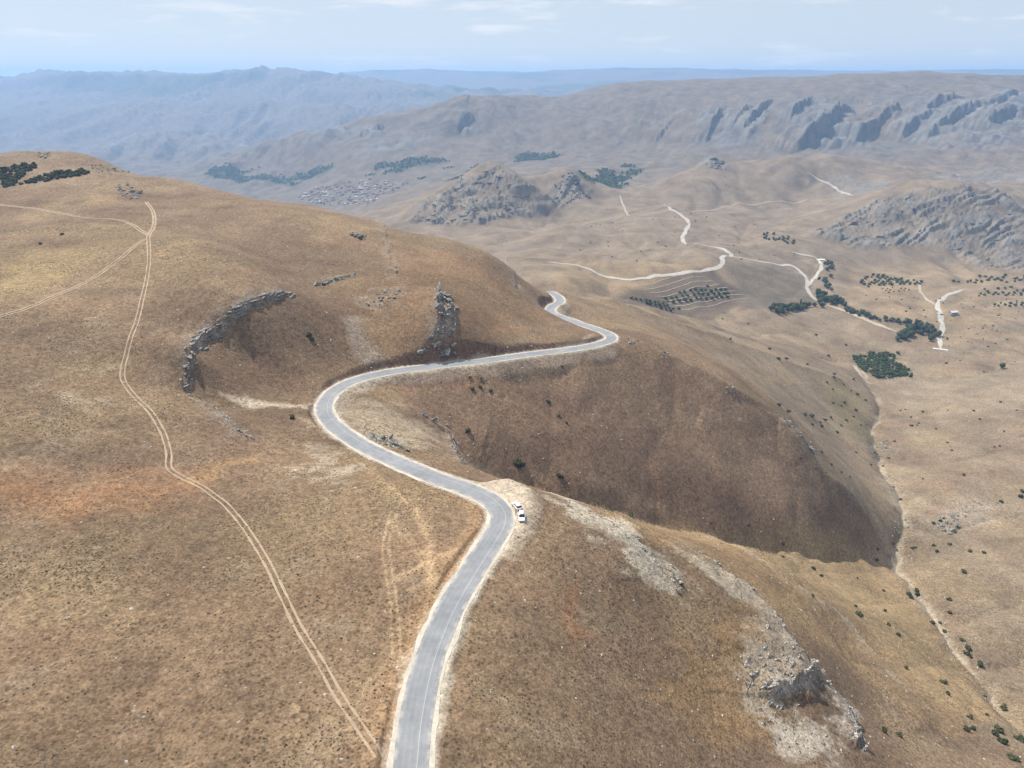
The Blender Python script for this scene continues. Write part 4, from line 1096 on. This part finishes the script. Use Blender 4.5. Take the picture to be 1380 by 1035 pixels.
for (x, y) in in_poly([(1140,395),(1240,400),(1380,400),(1380,500),(1240,500),(1280,460),(1200,425)], 24, 1, limit=60): shrub(x, y, random.uniform(1.0, 2.0), 'small shrub on the ochre fields around the farmhouse', 'shrubs on the farm fields')
for (x, y) in in_poly([(0,257),(0,228),(20,223),(48,221),(50,226),(37,236),(22,243),(23,248)], 3.6, 1, limit=90) + in_poly([(25,249),(53,238),(83,231),(118,230),(117,235),(90,240),(53,246)], 3.6, 1, limit=90):
    shrub(x, y, random.uniform(1.8, 2.8), 'deep green shrub in the dense patch on top of the left hill', 'shrubs on the hilltop')
# orchards
def orchard(px, spacing, angle, label, group, s0=1.5, s1=2.1, limit=150, jit=.25):
    for (x, y) in in_poly(px, spacing, jit, angle=angle, limit=limit):
        shrub(x, y, random.uniform(s0, s1) * 1.2, label, group, ORCH, 'orchard_tree', 'tree')
orchard([(1148,481),(1172,476),(1212,475),(1203,485),(1222,497),(1232,508),(1178,510),(1160,498)], 5.6, .3, 'dark green tree in the dense orchard at the ravine mouth', 'trees of the dense orchard', 2.0, 2.8, 125)
orchard([(1158,379),(1168,372),(1190,370),(1240,378),(1246,383),(1205,385),(1160,387)], 9.5, .15, 'orchard tree in the planted strip above the stream bend', 'trees of the strip orchard', 2.2, 3.0, 52)
orchard([(1185,388),(1222,387),(1226,393),(1192,395)], 8.5, .15, 'young orchard tree in open rows below the planted strip', 'young trees below the strip', 1.0, 1.5, 12)
orchard([(1282,380),(1310,377),(1345,373),(1382,371),(1382,383),(1320,383)], 12.0, .1, 'orchard tree in the upper rows behind the farmhouse', 'trees of the upper farm orchard', 2.2, 3.0, 30)
orchard([(1305,393),(1340,389),(1382,389),(1382,400),(1315,402)], 11.5, .1, 'orchard tree in the middle rows behind the farmhouse', 'trees of the middle farm orchard', 1.9, 2.6, 24)
orchard([(1330,411),(1355,408),(1382,409),(1382,415),(1345,417)], 9.0, .1, 'orchard tree in the short lower rows right of the farmhouse', 'trees of the lower farm orchard', 1.8, 2.4, 12)
orchard([(892,399),(925,392),(955,386),(985,394),(985,401),(940,408),(905,411)], 8.5, .3, 'fruit tree planted on the stone terraces', 'trees on the terraces', 2.0, 2.8, 55)
orchard([(845,401),(862,402),(900,412),(920,416),(900,420),(870,410)], 6.5, .1, 'fruit tree along the foot of the terraces', 'trees below the terraces', 1.9, 2.8, 20)
orchard([(1022,313),(1045,317),(1072,328),(1066,333),(1040,325)], 9.0, .2, 'dark tree in the small grove above the stream', 'trees of the small upper grove', 2.4, 3.2, 22)
# trees along the stream
def trees_line(px, n_, w, s0, s1, label, group, crowns=CROWN):
    pl = catmull(cast_many(px), 4.0)
    for _ in range(n_):
        p = pl[random.randrange(len(pl))]
        tree(p[0] + random.gauss(0, w), p[1] + random.gauss(0, w * 1.6), random.uniform(s0, s1), label, group, crowns)
trees_line([(1046,421),(1062,416),(1080,416),(1105,412)], 34, 3.5, 3.2, 4.8, 'dark leafy tree in the belt below the terraced hill', 'trees in the belt below the terraces')
trees_line([(1112,352),(1118,362),(1112,370)], 12, 4, 3.0, 4.2, 'grey green tree beside the white pool', 'trees beside the pool', CROWNW)
trees_line([(1108,378),(1115,388),(1120,392)], 15, 4, 3.0, 4.5, 'grey green tree on the stream above the road fork', 'trees on the upper stream', CROWNW)
trees_line([(1100,398),(1116,404),(1136,411)], 24, 4, 3.2, 4.8, 'dark tree at the bend of the stream', 'trees at the stream bend')
trees_line([(1140,418),(1165,425),(1190,432),(1212,436)], 42, 2.6, 2.4, 3.6, 'tree in the narrow line along the stream', 'trees lining the stream', CROWNW)
trees_line([(1218,456),(1228,444),(1240,440),(1246,450)], 16, 5, 4.5, 6.5, 'tall grey green tree in the grove at the road end', 'tall trees of the grove', CROWNW)
trees_line([(1210,457),(1220,457),(1232,456)], 9, 3, 3.5, 4.6, 'dark round tree on the near edge of the grove', 'dark trees of the grove')
trees_line([(1243,461),(1253,456),(1258,448)], 9, 4, 3.5, 4.8, 'leafy tree between the grove and the gravel road', 'trees by the gravel road')
for (px, py, s_) in [(1232,447,6.0),(1230,448,5.0)]:
    x, y, z = cast(px, py); tree(x, y, s_, 'slim dark poplar rising above the grove', 'poplars of the grove', POPL, 'poplar_tree', .1)
x, y, z = cast(1078, 414); tree(x, y, 4.2, 'slim poplar rising above the belt below the terraces', None, POPL, 'poplar_tree', .1)
x, y, z = cast(1349, 497); tree(x, y, 3.6, 'solitary dark tree on the slope below the farm rubble', None)
# terrace banks
for k in range(8):
    t = k / 7
    px = [tuple(np.array(a) * (1 - t) + np.array(b) * t) for a, b in zip([(858,386),(895,377),(940,369)], [(915,418),(965,411),(1012,402)])]
    track('terrace_bank', px, 1.3, 'thin pale stone bank of the terraced orchard', M_DUST, False, 2.0, .5)

# ------------------------------------------------------------------ far groves (nobody could count them)
def groves():
    rng = np.random.RandomState(12)
    w = (GRN * fields)[:-1, :-1]
    cellA = (CELL[:-1, :-1] * 2 * wid(VY[:-1, :-1]) / NC)
    p = (w > .4) * cellA; p = p.ravel() / p.sum()
    idx = rng.choice(len(p), 2600, p=p)
    i, j = np.unravel_index(idx, w.shape)
    x = VX[i, j] + rng.uniform(-1, 1, len(i)) * CELL[i, j] * .5; y = VY[i, j] + rng.uniform(0, 1, len(i)) * CELL[i, j]
    z = zz(x, y); s_ = rng.uniform(2.2, 4.8, len(i))
    base = np.array([(math.cos(t), math.sin(t), .25) for t in np.linspace(0, 2 * np.pi, 6, endpoint=False)] + [(.55 * math.cos(t), .55 * math.sin(t), 1.15) for t in np.linspace(.5, .5 + 2 * np.pi, 4, endpoint=False)] + [(0, 0, 1.45)])
    tri = [(k, (k + 1) % 6, 6 + (k * 4 // 6)) for k in range(6)] + [(6 + k, 6 + (k + 1) % 4, 10) for k in range(4)] + [(1, 7, 6), (3, 8, 7), (4, 9, 8), (0, 6, 9)]
    V = base[None] * s_[:, None, None] * rng.uniform(.7, 1.3, (len(i), len(base), 1)) + np.stack([x, y, z - .4], 1)[:, None]
    T = np.array(tri)[None] + (np.arange(len(i)) * len(base))[:, None, None]
    me = mesh_from('grove', V.reshape(-1, 3), T.reshape(-1, 3), M_GROVE, False)
    o = put('grove', me); o['kind'] = 'stuff'; o['label'] = 'far off green groves and orchards on the floor of the hazy valley'
groves()

# ------------------------------------------------------------------ buildings
M_WALLS = [simple_mat('plaster_%s' % n_, c, tuple(min(1, q_ * 1.15) for q_ in c), .4, .9, 0, 0, .15) for n_, c in (('white', (.52, .50, .46)), ('cream', (.40, .35, .29)), ('grey', (.30, .285, .265)))]
M_ROOFS = [simple_mat('roof_%s' % n_, c, tuple(min(1, q_ * 1.3) for q_ in c), .5, .8, 0, 0, .2) for n_, c in (('red', (.22, .14, .11)), ('pale', (.42, .41, .40)), ('brown', (.22, .15, .11)))]
M_DARK = simple_mat('dark_opening', (.02, .02, .022), (.035, .035, .04), 2.0, .3)
M_WOOD = simple_mat('door_wood', (.10, .06, .035), (.17, .11, .07), 3.0)
def box(bm, x0, x1, y0, y1, z0, z1, mi=0):
    v = [bm.verts.new(p) for p in ((x0, y0, z0), (x1, y0, z0), (x1, y1, z0), (x0, y1, z0), (x0, y0, z1), (x1, y0, z1), (x1, y1, z1), (x0, y1, z1))]
    for f in ((0, 3, 2, 1), (4, 5, 6, 7), (0, 1, 5, 4), (1, 2, 6, 5), (2, 3, 7, 6), (3, 0, 4, 7)):
        bm.faces.new([v[i] for i in f]).material_index = mi
def gable(bm, x0, x1, y0, y1, z0, h, ov, mi):
    x0 -= ov; x1 += ov; y0 -= ov; y1 += ov; ym = (y0 + y1) / 2; t = .18
    lo = [(x0, y0, z0), (x1, y0, z0), (x1, ym, z0 + h), (x0, ym, z0 + h), (x1, y1, z0), (x0, y1, z0)]
    a = [bm.verts.new(p) for p in lo]; b_ = [bm.verts.new((p[0], p[1], p[2] + t)) for p in lo]
    for f in ((0, 1, 2, 3), (3, 2, 4, 5)):
        bm.faces.new([b_[i] for i in f]).material_index = mi; bm.faces.new([a[i] for i in reversed(f)]).material_index = mi
    for e in ((0, 1), (1, 2), (2, 4), (4, 5), (5, 3), (3, 0)):
        bm.faces.new([a[e[0]], a[e[1]], b_[e[1]], b_[e[0]]]).material_index = mi
def house_mesh(k):
    r = random.Random(900 + k); bm = bmesh.new()
    L_, W_, H_ = r.uniform(4.5, 7.5), r.uniform(3.5, 5.0), r.uniform(3.2, 7)
    box(bm, -L_, L_, -W_, W_, -1.5, H_, 0)
    if k % 3 == 1: box(bm, -L_ - .3, L_ + .3, -W_ - .3, W_ + .3, H_ + .003, H_ + .45, 1)
    else:
        va = [bm.verts.new(p) for p in ((L_ - .01, -W_, H_), (L_ - .01, W_, H_), (L_ - .01, 0, H_ + 1.9), (-L_ + .01, -W_, H_), (-L_ + .01, W_, H_), (-L_ + .01, 0, H_ + 1.9))]
        bm.faces.new(va[:3]); bm.faces.new([va[4], va[3], va[5]])
        gable(bm, -L_, L_, -W_, W_, H_, 2.1, .4, 1)
    for sx in (-.55, 0, .55):
        for zc in ([1.4, 4.2] if H_ > 5.5 else [1.4]):
            box(bm, sx * L_ - .55, sx * L_ + .55, -W_ - .04, -W_ + .1, zc, zc + 1.3, 2)
    return bm_mesh('house', bm, [M_WALLS[k % 3], M_ROOFS[(k * 2 + k // 3) % 3], M_DARK])
HOUSES = [house_mesh(k) for k in range(9)]
for (x, y) in in_poly([(402,264),(420,256),(450,248),(500,241),(556,245),(535,256),(512,264),(505,273),(450,277),(412,274)], 27, .9, limit=170):
    o = put('house', random.choice(HOUSES), (x, y, float(zz(x, y))), (0, 0, random.choice([.3, .3 + math.pi / 2]) + random.gauss(0, .2)), (random.uniform(.75, 1.1),) * 3)
    tag(o, 'small pale house in the distant village on the valley floor', 'house', 'houses of the distant village')
def farmhouse():
    x, y, z = cast(1284, 423)
    e = tag(empty('farmhouse', (x, y, z + CAM_Z), .25), 'white roofed farmhouse beside the pale gravel road', 'house')
    bm = bmesh.new(); box(bm, -5.5, 5.5, -3.2, 3.2, -1, 3.0)
    for sx in (-5.5, 5.5):
        q_ = [bm.verts.new((sx * .998, -3.2, 3.0)), bm.verts.new((sx * .998, 3.2, 3.0)), bm.verts.new((sx * .998, 0, 4.3))]
        bm.faces.new(q_ if sx > 0 else q_[::-1])
    put('wall', bm_mesh('wall', bm, M_WALLS[1]), parent=e)
    bm = bmesh.new(); gable(bm, -5.5, 5.5, -3.2, 3.2, 3.0, 1.5, .5, 0); rf = put('roof', bm_mesh('roof', bm, M_ROOFS[1]), parent=e)
    bm = bmesh.new(); box(bm, 2.2, 2.9, .6, 1.3, 3.2, 5.3); put('chimney', bm_mesh('chimney', bm, M_WALLS[2]), parent=rf)
    bm = bmesh.new(); box(bm, -.5, .5, -3.26, -3.1, 0, 2.05); put('door', bm_mesh('door', bm, M_WOOD), parent=e)
    bm = bmesh.new(); box(bm, -.6, .6, -.05, .05, 0, 1.1); wm = bm_mesh('window', bm, M_DARK)
    for sx in (-3.6, -1.9, 2.1, 3.8): put('window', wm, (sx, -3.22, 1.0), parent=e)
farmhouse()
def slab(name, px, L_, W_, H_, label, cat, rz):
    x, y, z = cast(*px); bm = bmesh.new()
    box(bm, -L_ / 2, L_ / 2, -W_ / 2, W_ / 2, -1.2, H_)
    bmesh.ops.bevel(bm, geom=list(bm.edges), offset=.12, segments=1, affect='EDGES')
    o = put(name, bm_mesh(name, bm, M_WALLS[0]), (x, y, z + CAM_Z), (0, 0, rz))
    return tag(o, label, cat)
slab('concrete_tank', (1105, 350), 17, 9, .8, 'long white concrete water tank beside the gravel lane', 'water tank', -.25)
slab('concrete_ford', (1269, 471), 19, 5, .5, 'white concrete ford slab at the end of the farmhouse road', 'ford', -.35)

# ------------------------------------------------------------------ the parked cars and the people
def paint_mat(name, c, rough=.35):
    m, nt, b = new_mat(name)
    pos = nn(nt, 'ShaderNodeNewGeometry').outputs['Position']
    f = noise_node(nt, pos, 3.0, 4, .6)
    nt.links.new(ramp(nt, f, .3, .75, (*c, 1), (*[q_ * .9 for q_ in c], 1)), b.inputs['Base Color'])
    b.inputs['Roughness'].default_value = rough
    return m
M_WHITE = paint_mat('white_paint', (.80, .80, .79)); M_GLASS = paint_mat('dark_glass', (.015, .018, .02), .08); M_TYRE = paint_mat('tyre', (.02, .02, .02), .85)
M_RIM = paint_mat('rim', (.45, .45, .46), .3); M_LAMP = paint_mat('headlamp', (.75, .76, .78), .1); M_TAIL = paint_mat('tail_lamp', (.35, .02, .02), .2); M_TRIM = paint_mat('black_trim', (.03, .03, .03), .6)
def loft(secs, mat, name):
    """closed skin over cross sections [(x, [(y, z)...])...]"""
    bm = bmesh.new(); rings = [[bm.verts.new((x, y, z)) for y, z in pts] for x, pts in secs]
    for a, b_ in zip(rings, rings[1:]):
        for i in range(len(a)):
            j = (i + 1) % len(a); bm.faces.new([a[i], a[j], b_[j], b_[i]])
    bm.faces.new(rings[0][::-1]); bm.faces.new(rings[-1])
    bmesh.ops.recalc_face_normals(bm, faces=bm.faces)
    return bm_mesh(name, bm, mat, True)
def sec(w, zb, zs, zt, wt):
    return [(-w * .92, zb), (w * .92, zb), (w, zb + .15), (w, zs - .08), (w * .96, zs), (wt, zt), (wt * .6, zt + .02), (-wt * .6, zt + .02), (-wt, zt), (-w * .96, zs), (-w, zs - .08), (-w, zb + .15)]
def car(pc, p0, p1, label, van=False):
    a = cast(*p0); b_ = cast(*p1); c_ = cast(*pc)      # a line from rear to front on the ground, and the middle
    yaw = math.atan2(b_[1] - a[1], b_[0] - a[0]); cx, cy = c_[:2]
    e = tag(empty('car', (cx, cy, float(zz(cx, cy)) + .01), yaw), label, 'car')
    w = .88
    body = loft([(-2.15, sec(w * .90, .35, .70, .86, w * .84)), (-2.05, sec(w, .22, .90, 1.0, w * .9)), (-1.2, sec(w, .2, .92, 1.02, w * .92)), (0.6, sec(w, .2, .9, 1.0, w * .92)),
                 (.95, sec(w, .2, .88, .97, w * .9)), (1.75, sec(w * .97, .22, .80, .86, w * .85)), (2.08, sec(w * .9, .28, .66, .72, w * .8)), (2.18, sec(w * .8, .36, .55, .6, w * .7))], M_WHITE, 'body')
    put('body', body, parent=e)
    rb = -2.0 if van else -1.75
    def cab(x, zt, wt): return [(-w * .9, .96), (w * .9, .96), (wt, zt - .06), (wt * .9, zt), (-wt * .9, zt), (-wt, zt - .06)]
    put('window', loft([(rb - .12, cab(0, 1.02, w * .86)), (rb + .30, cab(0, 1.44, w * .74)), (.10, cab(0, 1.45, w * .74)), (.98, cab(0, 1.0, w * .84))], M_GLASS, 'window'), parent=e)
    put('roof', loft([(rb + .22, [(-w * .72, 1.42), (w * .72, 1.42), (w * .66, 1.49), (-w * .66, 1.49)]), (-.8, [(-w * .75, 1.43), (w * .75, 1.43), (w * .68, 1.53), (-w * .68, 1.53)]),
                      (.12, [(-w * .74, 1.43), (w * .74, 1.43), (w * .66, 1.49), (-w * .66, 1.49)])], M_WHITE, 'roof'), parent=e)
    for s_ in (-1, 1):
        bm = bmesh.new(); box(bm, -.06, .06, -.03, .03, 0, .5); put('pillar', bm_mesh('pillar', bm, M_WHITE), (-.55, s_ * w * .835, .96), (s_ * .21, 0, 0), parent=e)
        bm = bmesh.new(); box(bm, -.10, .10, -.16, .16, -.06, .08); put('headlight', bm_mesh('headlight', bm, M_LAMP), (2.06, s_ * .58, .64), parent=e)
        bm = bmesh.new(); box(bm, -.06, .06, -.12, .12, -.12, .14); put('tail_light', bm_mesh('tail_light', bm, M_TAIL), (-2.12, s_ * .66, .78), parent=e)
        bm = bmesh.new(); box(bm, -.08, .08, -.10, .10, -.06, .08); put('mirror', bm_mesh('mirror', bm, M_WHITE), (.62, s_ * .96, 1.03), parent=e)
        for xw in (-1.3, 1.35):
            bm = bmesh.new(); bmesh.ops.create_cone(bm, cap_ends=True, segments=18, radius1=.32, radius2=.32, depth=.2)
            bmesh.ops.bevel(bm, geom=[ed for ed in bm.edges if len(ed.link_faces) == 2 and any(len(f.verts) > 4 for f in ed.link_faces)], offset=.04, segments=1, affect='EDGES')
            wh = put('wheel', bm_mesh('wheel', bm, M_TYRE), (xw, s_ * .80, .32), (math.pi / 2, 0, 0), parent=e)
            bm = bmesh.new(); bmesh.ops.create_cone(bm, cap_ends=True, segments=14, radius1=.2, radius2=.17, depth=.03)
            put('rim', bm_mesh('rim', bm, M_RIM), (0, 0, -s_ * .11), (0 if s_ < 0 else math.pi, 0, 0), parent=wh)
    for xw, nm in ((2.17, 'front_bumper'), (-2.15, 'rear_bumper')):
        bm = bmesh.new(); box(bm, -.05, .05, -.7, .7, -.1, .1); bmesh.ops.bevel(bm, geom=list(bm.edges), offset=.03, segments=1, affect='EDGES')
        put(nm, bm_mesh(nm, bm, M_TRIM), (xw, 0, .42), parent=e)
    return e
car((696.8, 684.2), (703.2, 690.5), (692.8, 679.2), 'white hatchback parked at an angle in the gravel lay-by, its back to another car')
car((703.0, 698.6), (701.6, 689.6), (702.6, 701.2), 'white car parked straight in the lay-by with its dark windscreen facing down the road', True)
def person(px, yaw, top, legs, label, armpose):
    x, y, z = cast(*px)
    m, nt, b = new_mat('clothes')
    tc = nn(nt, 'ShaderNodeTexCoord'); sx = nn(nt, 'ShaderNodeSeparateXYZ'); nt.links.new(tc.outputs['Object'], sx.inputs[0])
    mr = nn(nt, 'ShaderNodeMath', operation='DIVIDE'); mr.inputs[1].default_value = 1.8; nt.links.new(sx.outputs[2], mr.inputs[0])
    rp_ = nn(nt, 'ShaderNodeValToRGB'); rp_.color_ramp.interpolation = 'CONSTANT'
    els = rp_.color_ramp.elements
    els[0].position = 0; els[0].color = (.03, .025, .02, 1); els[1].position = .05; els[1].color = (*legs, 1)
    for p_, c in ((.52, top), (.835, (.42, .26, .18)), (.945, (.02, .015, .012))):
        k = els.new(p_); k.color = (*c, 1)
    nt.links.new(mr.outputs[0], rp_.inputs[0]); nt.links.new(rp_.outputs[0], b.inputs['Base Color']); b.inputs['Roughness'].default_value = .85
    J = [((0, 0, .95), .15), ((0, 0, 1.15), .14), ((0, 0, 1.38), .16), ((0, .01, 1.50), .062), ((0, .02, 1.58), .085), ((0, .03, 1.70), .095), ((0, .02, 1.76), .06)]
    E = [(0, 1), (1, 2), (2, 3), (3, 4), (4, 5), (5, 6)]
    for s_ in (-1, 1):
        i0 = len(J)
        J += [((s_ * .10, 0, .88), .10), ((s_ * .12, .02 + .03 * s_, .50), .068), ((s_ * .13, .03 * s_, .10), .048), ((s_ * .14, .12 + .03 * s_, .04), .042)]
        E += [(0, i0), (i0, i0 + 1), (i0 + 1, i0 + 2), (i0 + 2, i0 + 3)]
        i1 = len(J); f = armpose if s_ > 0 else 0
        hand = (s_ * .27, .08 + .28 * f, .80 + .28 * f); el = (s_ * .27, .0 + .04 * f, 1.10)
        J += [((s_ * .19, 0, 1.40), .07), (el, .048), (hand, .034), ((hand[0], hand[1] + .03, hand[2] - .08 + .06 * f), .034)]
        E += [(2, i1), (i1, i1 + 1), (i1 + 1, i1 + 2), (i1 + 2, i1 + 3)]
        i2 = len(J)
        for q_ in range(5):                            # fingers, the thumb leaving the side of the palm
            o_ = (q_ - 2) * .014
            tip = (hand[0] + o_, hand[1] + .05, hand[2] - (.15 if q_ else .11) + .1 * f) if q_ else (hand[0] - s_ * .04, hand[1] + .05, hand[2] - .09 + .08 * f)
            J += [(tip, .009)]; E += [(i1 + 3, i2 + q_)]
    me = bpy.data.meshes.new('person'); me.from_pydata([j[0] for j in J], E, []); me.update(); me.materials.append(m)
    o = put('person', me, (x, y, z + CAM_Z), (0, 0, yaw))
    sk = o.modifiers.new('skin', 'SKIN')
    if not me.skin_vertices: me.attributes
    for k, v in enumerate(me.skin_vertices[0].data if me.skin_vertices else []):
        v.radius = (J[k][1],) * 2; v.use_root = (k == 0)
    sb = o.modifiers.new('subdivision', 'SUBSURF'); sb.levels = 1; sb.render_levels = 1
    return tag(o, label, 'person')
person((695.2, 694.0), -1.2, (.30, .07, .05), (.05, .045, .05), 'person in a reddish top and dark trousers standing beside the white cars', .6)
person((698.9, 693.2), 1.9, (.04, .045, .06), (.035, .035, .04), 'person in dark clothes standing between the two white cars', .3)

# ------------------------------------------------------------------ dry tussocks and loose stones on the near ground
def scatter(name, label, N, ymax, dens, smin, smax, hgt_f, cols, seed, power=1.0):
    rng = np.random.RandomState(seed)
    i1 = np.searchsorted(rowY, ymax)
    A_ = (np.gradient(rowY)[:i1, None] * 2 * wid(VY[:i1]) / NC)
    p = A_ * dens[:i1] * (100.0 / VY[:i1]) ** power; p = p.ravel() / p.sum()
    idx = rng.choice(len(p), N, p=p); i, j = np.unravel_index(idx, (i1, NC))
    x = VX[i, j] + rng.uniform(-.5, .5, N) * (2 * wid(VY[i, j]) / NC); y = VY[i, j] + rng.uniform(-.5, .5, N) * np.gradient(rowY)[i]
    z = zz(x, y)
    s_ = smin * (smax / smin) ** (rng.rand(N) ** 1.8)
    ns = 5
    t = np.linspace(0, 2 * np.pi, ns, endpoint=False)
    base = np.concatenate([np.stack([np.cos(t), np.sin(t), np.full(ns, -.12)], 1), [[0, 0, hgt_f]]])
    rot = rng.uniform(0, 6.28, N)
    V = base[None] * rng.uniform(.6, 1.25, (N, ns + 1, 1))
    V[:, ns, :2] = rng.uniform(-.35, .35, (N, 2))
    c, s2 = np.cos(rot)[:, None], np.sin(rot)[:, None]
    Vx = V[..., 0] * c - V[..., 1] * s2; Vy = V[..., 0] * s2 + V[..., 1] * c
    W = np.stack([Vx * s_[:, None] + x[:, None], Vy * s_[:, None] + y[:, None], V[..., 2] * s_[:, None] + z[:, None]], -1)
    T = np.array([(k, (k + 1) % ns, ns) for k in range(ns)])[None] + (np.arange(N) * (ns + 1))[:, None, None]
    m, nt, b = new_mat(name)
    at = nn(nt, 'ShaderNodeAttribute', attribute_name='col'); nt.links.new(at.outputs['Color'], b.inputs['Base Color'])
    b.inputs['Roughness'].default_value = .95; b.inputs['Specular IOR Level'].default_value = .1
    me = mesh_from(name, W.reshape(-1, 3), T.reshape(-1, 3), m, False)
    cc = np.array(cols)[rng.randint(0, len(cols), N)] * rng.uniform(.8, 1.25, (N, 1))
    a = me.attributes.new('col', 'FLOAT_COLOR', 'POINT')
    a.data.foreach_set('color', np.repeat(np.concatenate([cc, np.ones((N, 1))], 1), ns + 1, axis=0).astype(np.float32).ravel())
    o = put(name, me); o['kind'] = 'stuff'; o['label'] = label
bare = np.clip(np.maximum(verge, LAY) + (RD < 5.2), 0, 1)
tdens = (1 - bare) * (1 - .8 * RK) * (.08 + sstep(-.25, .4, n_b)) * (.15 + sstep(-.3, .4, n_a)) * (.3 + sstep(-.3, .3, -n_d))
scatter('dry_tussocks', 'dry brown grass tussocks speckling the hillside', 96000, 430, tdens, .12, .40, .75,
        [(.115, .082, .052), (.14, .098, .06), (.18, .13, .08), (.11, .088, .052), (.26, .195, .115), (.22, .16, .10)], 5, .6)
sdens = (1 - (RD < 4.6)) * (.06 + .8 * RK * (1 - .8 * np.clip(verge + LAY, 0, 1)) + .8 * np.where(VD < 25, np.exp(-(VD / 6) ** 2), 0) + .25 * CUT + .3 * FILL)
scatter('loose_stones', 'loose pale stones scattered over the slopes', 16000, 620, sdens, .10, .55, .6, [(.40, .37, .32), (.48, .44, .38), (.34, .30, .25)], 6, .3)

# ------------------------------------------------------------------ haze
def haze():
    xs, y0, y1 = 12500.0, -400.0, 16000.0
    zb = float(P3[..., 2].min()) - 3.0; zt = float(max(P3[..., 2].max(), CAM_Z)) + 12.0
    v = [(sx * xs, y, z) for z in (zb, zt) for y in (y0, y1) for sx in (-1, 1)]
    f = [(0, 2, 3, 1), (4, 5, 7, 6), (0, 1, 5, 4), (2, 6, 7, 3), (0, 4, 6, 2), (1, 3, 7, 5)]
    me = bpy.data.meshes.new('haze'); me.from_pydata(v, [], f); me.update()
    m = bpy.data.materials.new('haze'); m.use_nodes = True
    nt = m.node_tree; nt.nodes.clear()
    out = nt.nodes.new('ShaderNodeOutputMaterial'); pv = nt.nodes.new('ShaderNodeVolumePrincipled')
    pv.inputs['Color'].default_value = (0.38, 0.625, 1.0, 1)
    pv.inputs['Density'].default_value = 0.000102
    pv.inputs['Anisotropy'].default_value = 0.2
    nt.links.new(pv.outputs[0], out.inputs['Volume'])
    me.materials.append(m)
    o = bpy.data.objects.new('haze', me); C.objects.link(o)
    o['kind'] = 'stuff'; o['label'] = 'pale blue summer haze filling the valley air'
haze()
